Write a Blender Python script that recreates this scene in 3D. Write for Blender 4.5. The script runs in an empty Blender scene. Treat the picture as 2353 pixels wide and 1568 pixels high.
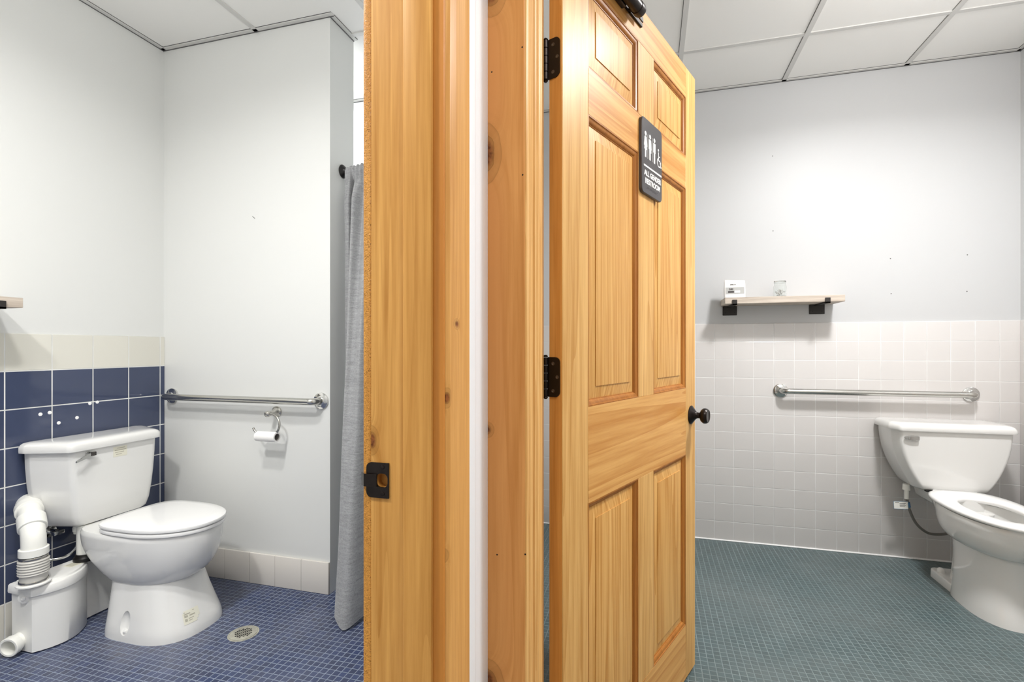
import bpy, bmesh, math, random
from mathutils import Vector, Matrix, Euler
random.seed(4)
PI = math.pi
SC = bpy.context.scene
COL = SC.collection

# ------------------------------------------------------------------ helpers
def lin(c):
    r = []
    for v in c[:3]:
        v = v / 255.0
        r.append(v / 12.92 if v <= 0.04045 else ((v + 0.055) / 1.055) ** 2.4)
    return (r[0], r[1], r[2], 1.0)

def tag(o, label=None, cat=None, group=None, kind=None):
    if label: o['label'] = label
    if cat: o['category'] = cat
    if group: o['group'] = group
    if kind: o['kind'] = kind
    return o

def finish(bm, angle=38.0):
    bmesh.ops.recalc_face_normals(bm, faces=bm.faces[:])
    lim = math.radians(angle)
    for f in bm.faces: f.smooth = True
    for e in bm.edges:
        if len(e.link_faces) == 2:
            if e.calc_face_angle(0.0) > lim: e.smooth = False
        else:
            e.smooth = False

def obj(name, bm, m, parent=None, world=False, label=None, angle=38.0):
    """link a bmesh as ONE object; world=True: the mesh is given in world coordinates"""
    finish(bm, angle)
    if parent is not None and world:
        bm.transform(parent.matrix_basis.inverted())
    me = bpy.data.meshes.new(name)
    bm.to_mesh(me); bm.free()
    mats = m if isinstance(m, (list, tuple)) else [m]
    for x in mats: me.materials.append(x)
    o = bpy.data.objects.new(name, me)
    COL.objects.link(o)
    if parent is not None: o.parent = parent
    if label: o['label'] = label
    return o

def thing(name, label, cat, loc=(0, 0, 0), rz=0.0, group=None, kind=None):
    o = bpy.data.objects.new(name, None)
    o.empty_display_size = 0.1
    COL.objects.link(o)
    o.matrix_basis = Matrix.Translation(loc) @ Matrix.Rotation(rz, 4, 'Z')
    return tag(o, label, cat, group, kind)

def struct(name, bm, m, label, cat, parent=None):
    o = obj(name, bm, m, parent)
    return tag(o, label, cat, kind='structure') if parent is None else o

def B(): return bmesh.new()

def bx(bm, x0, x1, y0, y1, z0, z1, bev=0.0, seg=2, mat=0):
    t = B()
    v = [t.verts.new(p) for p in ((x0,y0,z0),(x1,y0,z0),(x1,y1,z0),(x0,y1,z0),(x0,y0,z1),(x1,y0,z1),(x1,y1,z1),(x0,y1,z1))]
    for q in ((3,2,1,0),(4,5,6,7),(0,1,5,4),(1,2,6,5),(2,3,7,6),(3,0,4,7)):
        t.faces.new([v[i] for i in q])
    if bev > 0:
        bmesh.ops.bevel(t, geom=t.edges[:], offset=bev, segments=seg, profile=0.5, affect='EDGES')
    for f in t.faces: f.material_index = mat
    merge(bm, t)
    return bm

def merge(bm, t, M=None):
    if M is not None: t.transform(M)
    me = bpy.data.meshes.new('tmp')
    t.to_mesh(me); t.free()
    bm.from_mesh(me)
    bpy.data.meshes.remove(me)

def loft(bm, rings, cap0=True, cap1=True, closed=True):
    vr = [[bm.verts.new(p) for p in r] for r in rings]
    n = len(vr[0])
    for a, b in zip(vr[:-1], vr[1:]):
        for i in range(n if closed else n - 1):
            j = (i + 1) % n
            bm.faces.new((a[i], a[j], b[j], b[i]))
    if cap0: bm.faces.new(vr[0][::-1])
    if cap1: bm.faces.new(vr[-1])
    return bm

def lathe(bm, prof, org=(0,0,0), axis=(0,0,1), n=32):
    """prof: list of (radius, height along the axis)"""
    q = Vector((0,0,1)).rotation_difference(Vector(axis).normalized())
    o = Vector(org)
    rings = []
    for r, h in prof:
        rings.append([o + q @ Vector((max(r,1e-5)*math.cos(2*PI*i/n), max(r,1e-5)*math.sin(2*PI*i/n), h)) for i in range(n)])
    loft(bm, rings)
    return bm

def tube(bm, pts, rad, n=16):
    pts = [Vector(p) for p in pts]
    if not isinstance(rad, (list, tuple)): rad = [rad]*len(pts)
    tang = []
    for i in range(len(pts)):
        a = pts[max(i-1,0)]; b = pts[min(i+1,len(pts)-1)]
        tang.append((b-a).normalized())
    up = Vector((0,0,1))
    if abs(tang[0].dot(up)) > 0.9: up = Vector((1,0,0))
    nrm = (up - tang[0]*up.dot(tang[0])).normalized()
    rings = []
    for i, p in enumerate(pts):
        if i:
            q = tang[i-1].rotation_difference(tang[i]); nrm = (q @ nrm)
            nrm = (nrm - tang[i]*nrm.dot(tang[i])).normalized()
        bi = tang[i].cross(nrm)
        rings.append([p + (nrm*math.cos(2*PI*k/n) + bi*math.sin(2*PI*k/n))*rad[i] for k in range(n)])
    loft(bm, rings)
    return bm

def smooth_path(pts, sub=8):
    pts = [Vector(p) for p in pts]
    P = [pts[0]] + pts + [pts[-1]]
    out = []
    for i in range(1, len(P)-2):
        for k in range(sub):
            t = k/sub
            a,b,c,d = P[i-1],P[i],P[i+1],P[i+2]
            out.append(0.5*((2*b)+(-a+c)*t+(2*a-5*b+4*c-d)*t*t+(-a+3*b-3*c+d)*t**3))
    out.append(pts[-1])
    return out

def prism(bm, poly, z0, z1, M=None):
    t = B()
    a = [t.verts.new((p[0],p[1],z0)) for p in poly]
    b = [t.verts.new((p[0],p[1],z1)) for p in poly]
    n = len(poly)
    for i in range(n):
        j = (i+1)%n
        t.faces.new((a[i],a[j],b[j],b[i]))
    t.faces.new(a[::-1]); t.faces.new(b)
    merge(bm, t, M)
    return bm

def round_poly(pts, r, seg=5):
    """rounded corners; r a number or list"""
    n = len(pts); out = []
    for i in range(n):
        p = Vector(pts[i]).to_2d(); a = Vector(pts[i-1]).to_2d(); b = Vector(pts[(i+1)%n]).to_2d()
        rr = r[i] if isinstance(r,(list,tuple)) else r
        u = (a-p).normalized(); v = (b-p).normalized()
        ang = u.angle(v)
        d = min(rr/math.tan(ang/2), (a-p).length*0.49, (b-p).length*0.49)
        rr2 = d*math.tan(ang/2)
        c = p + (u+v).normalized()*(rr2/math.sin(ang/2))
        s = p+u*d-c; e = p+v*d-c
        a0 = math.atan2(s.y,s.x); a1 = math.atan2(e.y,e.x)
        da = a1-a0
        while da > PI: da -= 2*PI
        while da < -PI: da += 2*PI
        for k in range(seg+1):
            t = a0+da*k/seg
            out.append((c.x+rr2*math.cos(t), c.y+rr2*math.sin(t)))
    return out

def egg(fr, ff, hw, p=2.6, k=0.45, n=56, pf=2.0):
    fc = fr+(ff-fr)*k; out = []
    for i in range(n):
        t = 2*PI*i/n; c = math.cos(t); s = math.sin(t)
        if c >= 0:
            out.append((fc+(ff-fc)*abs(c)**(2/pf), math.copysign(hw*abs(s)**(2/pf), s)))
        else:
            out.append((fc-(fc-fr)*abs(c)**(2/p), math.copysign(hw*abs(s)**(2/p), s)))
    return out

def interp(keys, z):
    """piecewise smooth interpolation of tuples keyed by z"""
    if z <= keys[0][0]: return keys[0][1:]
    for i in range(len(keys)-1):
        a, b = keys[i], keys[i+1]
        if z <= b[0]:
            h = b[0]-a[0]; t = (z-a[0])/h
            res = []
            for q in range(1, len(a)):
                d = (b[q]-a[q])/h
                m0 = d if i == 0 else 0.5*(d+(a[q]-keys[i-1][q])/(a[0]-keys[i-1][0]))
                m1 = d if i == len(keys)-2 else 0.5*(d+(keys[i+2][q]-b[q])/(keys[i+2][0]-b[0]))
                t2=t*t; t3=t2*t
                res.append((2*t3-3*t2+1)*a[q]+(t3-2*t2+t)*h*m0+(-2*t3+3*t2)*b[q]+(t3-t2)*h*m1)
            return tuple(res)
    return keys[-1][1:]

def cut(o, cutter_bm):
    """boolean difference, applied; the cutter is deleted"""
    bmesh.ops.recalc_face_normals(cutter_bm, faces=cutter_bm.faces[:])
    me = bpy.data.meshes.new('cutter'); cutter_bm.to_mesh(me); cutter_bm.free()
    c = bpy.data.objects.new('cutter', me); COL.objects.link(c)
    if o.parent: c.parent = o.parent
    md = o.modifiers.new('b','BOOLEAN'); md.operation='DIFFERENCE'; md.object=c; md.solver='EXACT'
    bpy.context.view_layer.update()
    dg = bpy.context.evaluated_depsgraph_get()
    new = bpy.data.meshes.new_from_object(o.evaluated_get(dg))
    o.modifiers.clear()
    o.data = new
    bpy.data.objects.remove(c)
    t = B(); t.from_mesh(new); finish(t, 40); t.to_mesh(new); t.free()

def text_bm(s, size, ext, offset=0.0, align='CENTER'):
    cu = bpy.data.curves.new('t','FONT'); cu.body = s; cu.size = size; cu.extrude = ext/2; cu.offset = offset
    cu.align_x = align; cu.align_y = 'CENTER'; cu.resolution_u = 3
    o = bpy.data.objects.new('t', cu); COL.objects.link(o)
    bpy.context.view_layer.update()
    dg = bpy.context.evaluated_depsgraph_get()
    me = bpy.data.meshes.new_from_object(o.evaluated_get(dg))
    t = B(); t.from_mesh(me)
    bpy.data.objects.remove(o); bpy.data.curves.remove(cu); bpy.data.meshes.remove(me)
    return t

# ------------------------------------------------------------------ materials
def nmat(name):
    m = bpy.data.materials.new(name); m.use_nodes = True
    nt = m.node_tree
    return m, nt, nt.nodes['Principled BSDF']

def val(nt, op, a, b=None, c=None):
    n = nt.nodes.new('ShaderNodeMath'); n.operation = op
    for i, x in enumerate((a, b, c)):
        if x is None: continue
        if isinstance(x, (int, float)): n.inputs[i].default_value = x
        else: nt.links.new(x, n.inputs[i])
    return n.outputs[0]

def maprange(nt, v, a, b, c=0.0, d=1.0, smooth=False):
    n = nt.nodes.new('ShaderNodeMapRange'); n.clamp = True
    if smooth: n.interpolation_type = 'SMOOTHSTEP'
    nt.links.new(v, n.inputs[0])
    for i, x in enumerate((a,b,c,d)): n.inputs[i+1].default_value = x
    return n.outputs[0]

def mixc(nt, f, a, b, mode='MIX'):
    n = nt.nodes.new('ShaderNodeMix'); n.data_type = 'RGBA'; n.blend_type = mode
    for sock, x in ((n.inputs[0], f), (n.inputs[6], a), (n.inputs[7], b)):
        if isinstance(x, (int, float)): sock.default_value = x
        elif isinstance(x, tuple): sock.default_value = x
        else: nt.links.new(x, sock)
    return n.outputs[2]

def noise(nt, vec, scale, detail=3.0, rough=0.5, dist=0.0):
    n = nt.nodes.new('ShaderNodeTexNoise')
    n.inputs['Scale'].default_value = scale; n.inputs['Detail'].default_value = detail
    n.inputs['Roughness'].default_value = rough; n.inputs['Distortion'].default_value = dist
    if vec is not None: nt.links.new(vec, n.inputs['Vector'])
    return n.outputs[0]

def objco(nt):
    n = nt.nodes.new('ShaderNodeTexCoord'); return n.outputs['Object']

def mapping(nt, vec, scale=(1,1,1), loc=(0,0,0)):
    n = nt.nodes.new('ShaderNodeMapping')
    n.inputs['Scale'].default_value = scale; n.inputs['Location'].default_value = loc
    nt.links.new(vec, n.inputs['Vector']); return n.outputs[0]

def bump(nt, bsdf, h, strength=0.3, dist=0.002):
    n = nt.nodes.new('ShaderNodeBump'); n.inputs['Strength'].default_value = strength
    n.inputs['Distance'].default_value = dist
    nt.links.new(h, n.inputs['Height']); nt.links.new(n.outputs[0], bsdf.inputs['Normal'])

def mat(name, c, rough=0.5, metal=0.0, spec=0.5, coat=0.0, vary=0.0, vscale=3.0, bmp=0.0, bscale=200.0):
    m, nt, b = nmat(name)
    b.inputs['Base Color'].default_value = lin(c); b.inputs['Roughness'].default_value = rough
    b.inputs['Metallic'].default_value = metal; b.inputs['Specular IOR Level'].default_value = spec
    b.inputs['Coat Weight'].default_value = coat; b.inputs['Coat Roughness'].default_value = 0.05
    co = objco(nt)
    if vary:
        f = noise(nt, co, vscale, 3)
        d = tuple(max(0, v*(1-vary)) for v in c)
        nt.links.new(mixc(nt, maprange(nt, f, 0.35, 0.65), lin(c), lin(d)), b.inputs['Base Color'])
    if bmp:
        bump(nt, b, noise(nt, co, bscale, 3), bmp, 0.001)
    return m

def tile_mat(name, ua, va, pu, pv, ou, ov, gw, cols, grout, rough=0.12, var=0.05, bands=None, wav=0.0, groutmix=1.0):
    """square glazed tiles on a grid; ua/va: which world axes run along the grid; bands: [(z, colour above z)]"""
    m, nt, b = nmat(name)
    g = nt.nodes.new('ShaderNodeNewGeometry'); s = nt.nodes.new('ShaderNodeSeparateXYZ')
    nt.links.new(g.outputs['Position'], s.inputs[0])
    ax = {'X': s.outputs[0], 'Y': s.outputs[1], 'Z': s.outputs[2]}
    u = val(nt,'DIVIDE', val(nt,'SUBTRACT', ax[ua], ou), pu); v = val(nt,'DIVIDE', val(nt,'SUBTRACT', ax[va], ov), pv)
    def edge(x, p):
        f = val(nt,'FRACT', x)
        return val(nt,'MULTIPLY', val(nt,'SUBTRACT', 0.5, val(nt,'ABSOLUTE', val(nt,'SUBTRACT', f, 0.5))), p)
    d = val(nt,'MINIMUM', edge(u,pu), edge(v,pv))
    mask = maprange(nt, d, gw*0.42, gw*0.58)
    cid = nt.nodes.new('ShaderNodeCombineXYZ')
    nt.links.new(val(nt,'FLOOR',u), cid.inputs[0]); nt.links.new(val(nt,'FLOOR',v), cid.inputs[1])
    wn = nt.nodes.new('ShaderNodeTexWhiteNoise'); wn.noise_dimensions = '2D'
    nt.links.new(cid.outputs[0], wn.inputs['Vector'])
    col = lin(cols)
    if bands:
        for z, c in bands:
            col = mixc(nt, val(nt,'GREATER_THAN', ax['Z'], z), col, lin(c))
    hsv = nt.nodes.new('ShaderNodeHueSaturation')
    if isinstance(col, tuple): hsv.inputs['Color'].default_value = col
    else: nt.links.new(col, hsv.inputs['Color'])
    nt.links.new(maprange(nt, wn.outputs[0], 0, 1, 1-var, 1+var), hsv.inputs['Value'])
    cloud = noise(nt, g.outputs['Position'], 2.2, 3)
    col = mixc(nt, val(nt,'MULTIPLY', maprange(nt, cloud, 0.35, 0.7), var*1.2), hsv.outputs[0], (0.35,0.33,0.31,1))
    gcol = mixc(nt, maprange(nt, noise(nt, g.outputs['Position'], 6, 3), 0.4, 0.7), lin(grout), lin(tuple(x*0.9 for x in grout)))
    nt.links.new(mixc(nt, mask, gcol, col), b.inputs['Base Color'])
    nt.links.new(maprange(nt, mask, 0, 1, 0.75, rough), b.inputs['Roughness'])
    h = maprange(nt, d, 0.0, gw*0.5+0.002, 0, 1, True)
    if wav:
        h = val(nt,'ADD', h, val(nt,'MULTIPLY', noise(nt, g.outputs['Position'], 9, 1), wav))
        h = val(nt,'ADD', h, val(nt,'MULTIPLY', wn.outputs[0], 0.02))
    bump(nt, b, h, 0.5, 0.0015)
    return m

def wood(name, light, dark, axis='Z', rough=0.4, fine=1.0, broad=1.0, ring=0.5, seed=0.0, knots=(), kaxis='X', red=None, ringscale=18.0, bmp=0.04, pore=0.0):
    """pine: streaks along the axis, growth-ring lines that bend round the knots.
       knots: (a, z, ra, rz) in object space, a along kaxis"""
    m, nt, b = nmat(name)
    co = objco(nt)
    sc = {'Z': (1,1,0.035), 'X': (0.035,1,1), 'Y': (1,0.035,1)}[axis]
    p = mapping(nt, co, sc, (seed*1.7, seed*0.9, seed*2.3))
    if knots:
        s = nt.nodes.new('ShaderNodeSeparateXYZ'); nt.links.new(co, s.inputs[0])
        a_ = s.outputs[0 if kaxis=='X' else 1]; z_ = s.outputs[2]
        disp = None; core = None; halo = None; ringl = None
        for (ka, kz, ra, rz) in knots:
            da = val(nt,'DIVIDE', val(nt,'SUBTRACT', a_, ka), ra); dz = val(nt,'DIVIDE', val(nt,'SUBTRACT', z_, kz), rz)
            r2 = val(nt,'ADD', val(nt,'MULTIPLY',da,da), val(nt,'MULTIPLY',dz,dz))
            # grain deflection: a decaying bulge
            w = val(nt,'POWER', 2.718, val(nt,'MULTIPLY', r2, -0.22))
            dd = val(nt,'MULTIPLY', w, ra*2.4)
            disp = dd if disp is None else val(nt,'ADD', disp, dd)
            k = maprange(nt, r2, 0.35, 1.25, 1.0, 0.0)
            core = k if core is None else val(nt,'MAXIMUM', core, k)
            h = maprange(nt, r2, 0.9, 5.0, 1.0, 0.0)
            rr = val(nt,'SQRT', val(nt,'ADD', r2, val(nt,'MULTIPLY', noise(nt, co, 30, 2), 1.6)))
            rg = val(nt,'MULTIPLY', val(nt,'POWER', val(nt,'FRACT', val(nt,'MULTIPLY', rr, 1.35)), 5.0), maprange(nt, r2, 1.5, 8.0, 0.75, 0.0))
            ringl = rg if ringl is None else val(nt,'MAXIMUM', ringl, rg)
            halo = h if halo is None else val(nt,'MAXIMUM', halo, h)
        cb = nt.nodes.new('ShaderNodeCombineXYZ')
        nt.links.new(disp, cb.inputs[0 if kaxis=='X' else 1])
        ad = nt.nodes.new('ShaderNodeVectorMath'); ad.operation='ADD'
        nt.links.new(p, ad.inputs[0]); nt.links.new(cb.outputs[0], ad.inputs[1]); p = ad.outputs[0]
    n1 = noise(nt, p, 42*broad, 3, 0.6, 0.2)
    n2 = noise(nt, p, 160*fine, 4, 0.6)
    n0 = noise(nt, p, 6*broad, 2, 0.5, 0.2)
    # ring lines: contour lines of a slow noise field
    f = val(nt,'FRACT', val(nt,'MULTIPLY', n0, ringscale))
    line = val(nt,'POWER', f, 3.0)
    t = val(nt,'ADD', val(nt,'MULTIPLY', maprange(nt,n1,0.34,0.66), 0.55), val(nt,'MULTIPLY', maprange(nt,n2,0.34,0.66), 0.34))
    t = val(nt,'ADD', t, val(nt,'MULTIPLY', line, ring))
    t = val(nt,'MINIMUM', t, 1.0)
    col = mixc(nt, t, lin(light), lin(dark))
    if red:
        col = mixc(nt, maprange(nt, noise(nt, p, 9, 2), 0.42, 0.68), col, lin(red))
    if knots:
        kc = mixc(nt, maprange(nt, noise(nt, co, 160, 3), 0.35, 0.65), lin((150,92,50)), lin((98,54,28)))
        col = mixc(nt, val(nt,'MULTIPLY', halo, 0.35), col, lin(tuple(x*0.72 for x in dark)))
        col = mixc(nt, ringl, col, lin(tuple(x*0.74 for x in dark)))
        col = mixc(nt, core, col, kc)
    nt.links.new(col, b.inputs['Base Color'])
    b.inputs['Roughness'].default_value = rough
    b.inputs['Specular IOR Level'].default_value = 0.18
    h = val(nt,'ADD', n2, line)
    if pore:
        pn = noise(nt, co, 330, 3, 0.6, 2.0)
        col2 = mixc(nt, maprange(nt, pn, 0.5, 0.68), col, lin(tuple(x*0.72 for x in dark)))
        nt.links.new(col2, b.inputs['Base Color'])
        h = val(nt,'ADD', h, val(nt,'MULTIPLY', noise(nt, co, 240, 4, 0.6, 1.5), pore))
    bump(nt, b, h, bmp if not pore else 0.5, 0.001)
    return m

M = {}
M['paint_left'] = mat('white_wall_paint', (224,225,223), 0.45, bmp=0.03, bscale=120)
M['paint_right'] = mat('light_grey_wall_paint', (200,201,202), 0.46, spec=0.35, bmp=0.05, bscale=90)
M['paint_hall'] = mat('hall_wall_paint', (220,220,218), 0.5, bmp=0.03, bscale=120)
M['paint_shower'] = mat('white_shower_panel', (246,247,248), 0.15)
M['ceil'] = mat('ceiling_panel_white', (246,245,242), 0.85, bmp=0.1, bscale=300)
M['grid'] = mat('ceiling_grid_white', (214,213,210), 0.5)
M['shade_line'] = mat('painted_ceiling_shadow', (104,104,104), 0.9)  # grey of the thin strips that paint shadow beside grid bars and wall angles
M['trimwhite'] = mat('white_gloss_trim_paint', (234,240,246), 0.3)
M['porc'] = mat('white_porcelain', (226,226,224), 0.08, coat=0.4)
M['seat'] = mat('white_plastic_seat', (236,236,235), 0.16)
M['abs'] = mat('white_abs_plastic', (232,232,229), 0.3)
M['pvc'] = mat('white_pvc', (238,238,232), 0.28)
M['rubber'] = mat('grey_rubber', (196,194,188), 0.5)
M['bronze'] = mat('oil_rubbed_bronze', (34,27,24), 0.28, 0.6)
M['black'] = mat('black_iron', (26,24,24), 0.42, 0.3)
M['bracket'] = mat('dark_steel', (44,40,38), 0.5, 0.2)
M['chrome'] = mat('polished_chrome', (205,205,203), 0.08, 1.0)
M['steel'] = mat('brushed_stainless', (196,195,190), 0.2, 1.0)
M['nickel'] = mat('satin_nickel', (188,186,180), 0.22, 1.0)
M['screw'] = mat('screw_head', (96,92,90), 0.35, 0.9)
M['dark'] = mat('dark_cavity', (18,16,14), 0.9)
M['paper'] = mat('white_paper', (244,243,241), 0.8, bmp=0.1, bscale=150)
M['card'] = mat('grey_cardboard', (140,136,132), 0.8)
M['signplate'] = mat('charcoal_sign_plastic', (66,63,65), 0.33, bmp=0.04, bscale=600)
M['signwhite'] = mat('white_sign_lettering', (240,240,238), 0.5)
M['drain'] = mat('drain_cover_metal', (196,194,180), 0.4, 0.35, vary=0.12, vscale=30)
M['hose'] = mat('grey_braided_hose', (120,117,112), 0.4, 0.4, bmp=0.4, bscale=900)
M['label'] = mat('faded_label', (224,222,206), 0.5)
M['labelink'] = mat('faded_label_print', (176,173,158), 0.6)
M['ink'] = mat('dark_print', (58,54,54), 0.6)
M['greyprint'] = mat('grey_print', (172,172,170), 0.5)
M['blueprint'] = mat('blue_tag_print', (62,110,150), 0.5)
M['pouch'] = mat('white_pouch_film', (244,242,240), 0.35)
M['plug'] = mat('white_filler', (245,245,245), 0.6)
M['hole'] = mat('old_screw_hole', (96,94,92), 0.9)

def glass_mat():
    m, nt, b = nmat('clear_glass')
    b.inputs['Base Color'].default_value = (0.96,0.98,0.97,1); b.inputs['Roughness'].default_value = 0.03
    b.inputs['Transmission Weight'].default_value = 1.0; b.inputs['IOR'].default_value = 1.35
    return m
M['glass'] = glass_mat()

def cloth_mat():
    m, nt, b = nmat('grey_linen_curtain')
    co = objco(nt)
    n1 = noise(nt, mapping(nt, co, (1,1,0.06)), 900, 2, 0.6)
    n2 = noise(nt, mapping(nt, co, (0.06,0.06,1)), 900, 2, 0.6)
    n3 = noise(nt, mapping(nt, co, (0.1,0.1,1)), 120, 2)
    t = val(nt,'ADD', val(nt,'MULTIPLY',n1,0.4), val(nt,'ADD', val(nt,'MULTIPLY',n2,0.4), val(nt,'MULTIPLY',n3,0.2)))
    nt.links.new(mixc(nt, maprange(nt,t,0.36,0.64), lin((112,113,115)), lin((174,175,177))), b.inputs['Base Color'])
    b.inputs['Roughness'].default_value = 0.85; b.inputs['Sheen Weight'].default_value = 0.3
    bump(nt, b, t, 0.25, 0.001)
    return m
M['cloth'] = cloth_mat()

def shelfwood():
    m, nt, b = nmat('whitewashed_oak')
    co = objco(nt)
    n1 = noise(nt, mapping(nt, co, (0.05,0.05,1)), 90, 4, 0.6)
    nt.links.new(mixc(nt, maprange(nt,n1,0.3,0.7), lin((214,203,190)), lin((176,162,148))), b.inputs['Base Color'])
    b.inputs['Roughness'].default_value = 0.55
    return m
M['shelf'] = shelfwood()

# tiles
M['tile_white'] = tile_mat('white_wall_tile', 'X','Z', 0.109,0.109, 0.376,0.009, 0.0028, (213,210,208), (237,237,236), 0.16, 0.015, wav=0.15)
M['tile_white_side'] = tile_mat('white_wall_tile_side', 'Y','Z', 0.109,0.109, 0.03,0.009, 0.0028, (213,210,208), (237,237,236), 0.16, 0.015, wav=0.15)
M['tile_blue'] = tile_mat('blue_and_cream_wall_tile', 'Y','Z', 0.163,0.1545, 0.5520,0.1490, 0.0045, (222,219,209), (232,233,230), 0.07, 0.035,
                          bands=[(0.149,(64,73,99)),(1.0755,(222,220,210))], wav=0.2)
M['tile_base'] = tile_mat('cream_base_tile', 'X','Z', 0.152,0.6, -1.468,-0.3, 0.0025, (224,219,212), (196,190,182), 0.2, 0.02, wav=0.1)
M['floor_blue'] = tile_mat('blue_mosaic_floor', 'X','Y', 0.0256,0.0256, 0.0,0.004, 0.0028, (37,53,92), (138,148,166), 0.3, 0.22, wav=0.3)
M['floor_teal'] = tile_mat('teal_mosaic_floor', 'X','Y', 0.0256,0.0256, 0.0,0.01, 0.0026, (70,88,91), (124,138,139), 0.32, 0.12, wav=0.3)
M['floor_hall'] = mat('hall_floor', (150,146,140), 0.5)

# woods
M['jambwood'] = wood('amber_pine_jamb', (222,170,96), (178,124,58), 'Z', fine=0.9, broad=1.2, ring=0.25, seed=1.3, ringscale=10,
                     knots=((-0.0485,1.022,0.0065,0.012),), kaxis='X')
M['stopwood'] = wood('amber_pine_stop', (216,163,90), (178,124,58), 'Z', broad=0.9, ring=0.25, seed=3.1, ringscale=12)
M['casingleft'] = wood('orange_pine_casing', (226,174,104), (188,132,66), 'Z', broad=0.7, ring=0.2, seed=5.3, ringscale=8,
                       knots=((0.0330,1.2080,0.006,0.0045),(0.0050,1.0930,0.0045,0.008),(-0.0060,0.8510,0.007,0.007)), kaxis='Y')
M['casingedge'] = wood('deep_orange_pine', (200,136,64), (180,116,50), 'Z', broad=0.8, ring=0.1, seed=7.7, ringscale=8)
M['roughwood'] = wood('rough_sawn_pine', (224,164,82), (182,122,54), 'Z', broad=0.8, ring=0.1, seed=2.7, ringscale=8, pore=5.0)
M['knotwood'] = wood('knotty_pine_casing', (228,170,104), (186,126,64), 'Z', broad=0.9, ring=0.35, seed=9.4, ringscale=12, red=(208,144,84),
                     knots=((-0.0440,1.555,0.016,0.030),(-0.033,1.875,0.016,0.026),(-0.042,0.510,0.018,0.022),(-0.043,1.008,0.008,0.008)), kaxis='X')
M['reedwood'] = wood('pale_pine_jamb', (234,190,124), (200,148,82), 'Z', broad=1.6, ring=0.4, seed=4.2, ringscale=14)
M['doorstile'] = wood('honey_pine_stile', (226,184,118), (190,140,74), 'Z', broad=1.0, ring=0.4, seed=0.4, ringscale=16)
M['doorrail'] = wood('honey_pine_rail', (220,172,104), (188,130,64), 'X', broad=0.9, ring=0.55, seed=6.1, ringscale=14)
M['doorpanel'] = wood('honey_pine_panel', (224,180,112), (190,136,68), 'Z', broad=1.0, ring=0.6, seed=8.8, ringscale=20)
M['doormould'] = wood('dark_pine_moulding', (180,120,56), (146,90,36), 'Z', broad=1.0, ring=0.2, seed=2.2, ringscale=10)  # darker tone than the stiles, rails and panels
M['dooredge'] = wood('pine_door_edge', (214,158,86), (188,130,64), 'Z', broad=1.4, ring=0.3, seed=1.9, ringscale=14)

# ------------------------------------------------------------------ dimensions
XL = -2.487      # blue tiled wall
YL = 2.045       # grab-bar wall of the left room
XP = -1.4675     # its free end
YS = 2.80        # back of the shower
YR = 3.26        # shelf wall of the right room
XR = 1.887       # right wall of the right room
CZ = 2.75        # ceilings
XH = -0.3155     # hall face of the left door wall
YH = 0.951       # hall face of the end wall

# ------------------------------------------------------------------ shell
def box_struct(name, dims, m, label, cat):
    b = B(); bx(b, *dims); return struct(name, b, m, label, cat)

b = B(); bx(b, XL-0.1, -0.80, -1.0, YS+0.1, -0.06, 0); bx(b, -0.80, -0.43, -1.0, YH+0.06, -0.06, 0); bx(b, -0.80, -0.50, YH+0.06, 1.90, -0.06, 0)
struct('floor', b, M['floor_blue'], 'small blue square mosaic floor of the room on the left', 'floor')
b = B(); bx(b, -0.50, XR+0.1, YH+0.06, 1.90, -0.06, 0); bx(b, -0.80, XR+0.1, 1.90, YR+0.1, -0.06, 0)
struct('floor.001', b, M['floor_teal'], 'small teal green square mosaic floor of the room on the right', 'floor')
box_struct('floor.002', (-0.43, XR+0.1, -2.2, YH+0.06, -0.06, 0.0), M['floor_hall'], 'plain hallway floor in front of the two doors', 'floor')

w = box_struct('wall_left', (XL-0.12, XL, -1.0, YS+0.1, 0, CZ), M['paint_left'], 'white painted wall above the blue tiles behind the left toilet', 'wall')
box_struct('wall_partition', (XL, XP, YL, 2.24, 0, CZ), M['paint_left'], 'white painted wall carrying a grab bar and paper holder', 'wall')
box_struct('wall_shower', (XL, -0.75, YS, YS+0.1, 0, CZ), M['paint_shower'], 'bright glossy white shower wall glimpsed above the grey curtain', 'wall')
box_struct('wall_back', (XL, -0.43, -1.1, -1.0, 0, CZ), M['paint_left'], 'white painted back wall of the left restroom', 'wall')
b = B(); bx(b, -0.55, -0.45, YH+0.14, 1.85, 0, CZ); bx(b, -0.85, -0.45, 1.85, 1.95, 0, CZ); bx(b, -0.85, -0.75, 1.95, YR+0.1, 0, CZ)
struct('wall_middle', b, M['paint_left'], 'white dividing wall between the two restrooms', 'wall')
b = B(); bx(b, -0.43, XH, 0.727, YH, 0, CZ); bx(b, -0.43, XH, -2.2, -0.235, 0, CZ); bx(b, -0.43, XH, -0.235, 0.727, 2.18, CZ)
struct('wall_hall', b, M['paint_hall'], 'white hallway wall holding the left restroom doorway', 'wall')
b = B(); bx(b, -0.55, -0.252, YH, YH+0.14, 0, CZ); bx(b, 0.72, XR+0.1, YH, YH+0.14, 0, CZ); bx(b, -0.252, 0.72, YH, YH+0.14, 2.185, CZ)
struct('wall_end', b, M['paint_hall'], 'white hallway wall holding the right restroom doorway', 'wall')
box_struct('wall_far', (-0.75, XR+0.1, YR, YR+0.1, 0, CZ), M['paint_right'], 'pale grey painted wall above white tiles, with shelf and grab bar', 'wall')
box_struct('wall_right', (XR, XR+0.1, YH+0.14, YR, 0, CZ), M['paint_right'], 'pale grey side wall sliver right of the right toilet', 'wall')
box_struct('wall_hall_right', (XR, XR+0.1, -2.2, YH, 0, CZ), M['paint_hall'], 'white hallway side wall opposite the left restroom doorway', 'wall')
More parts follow.
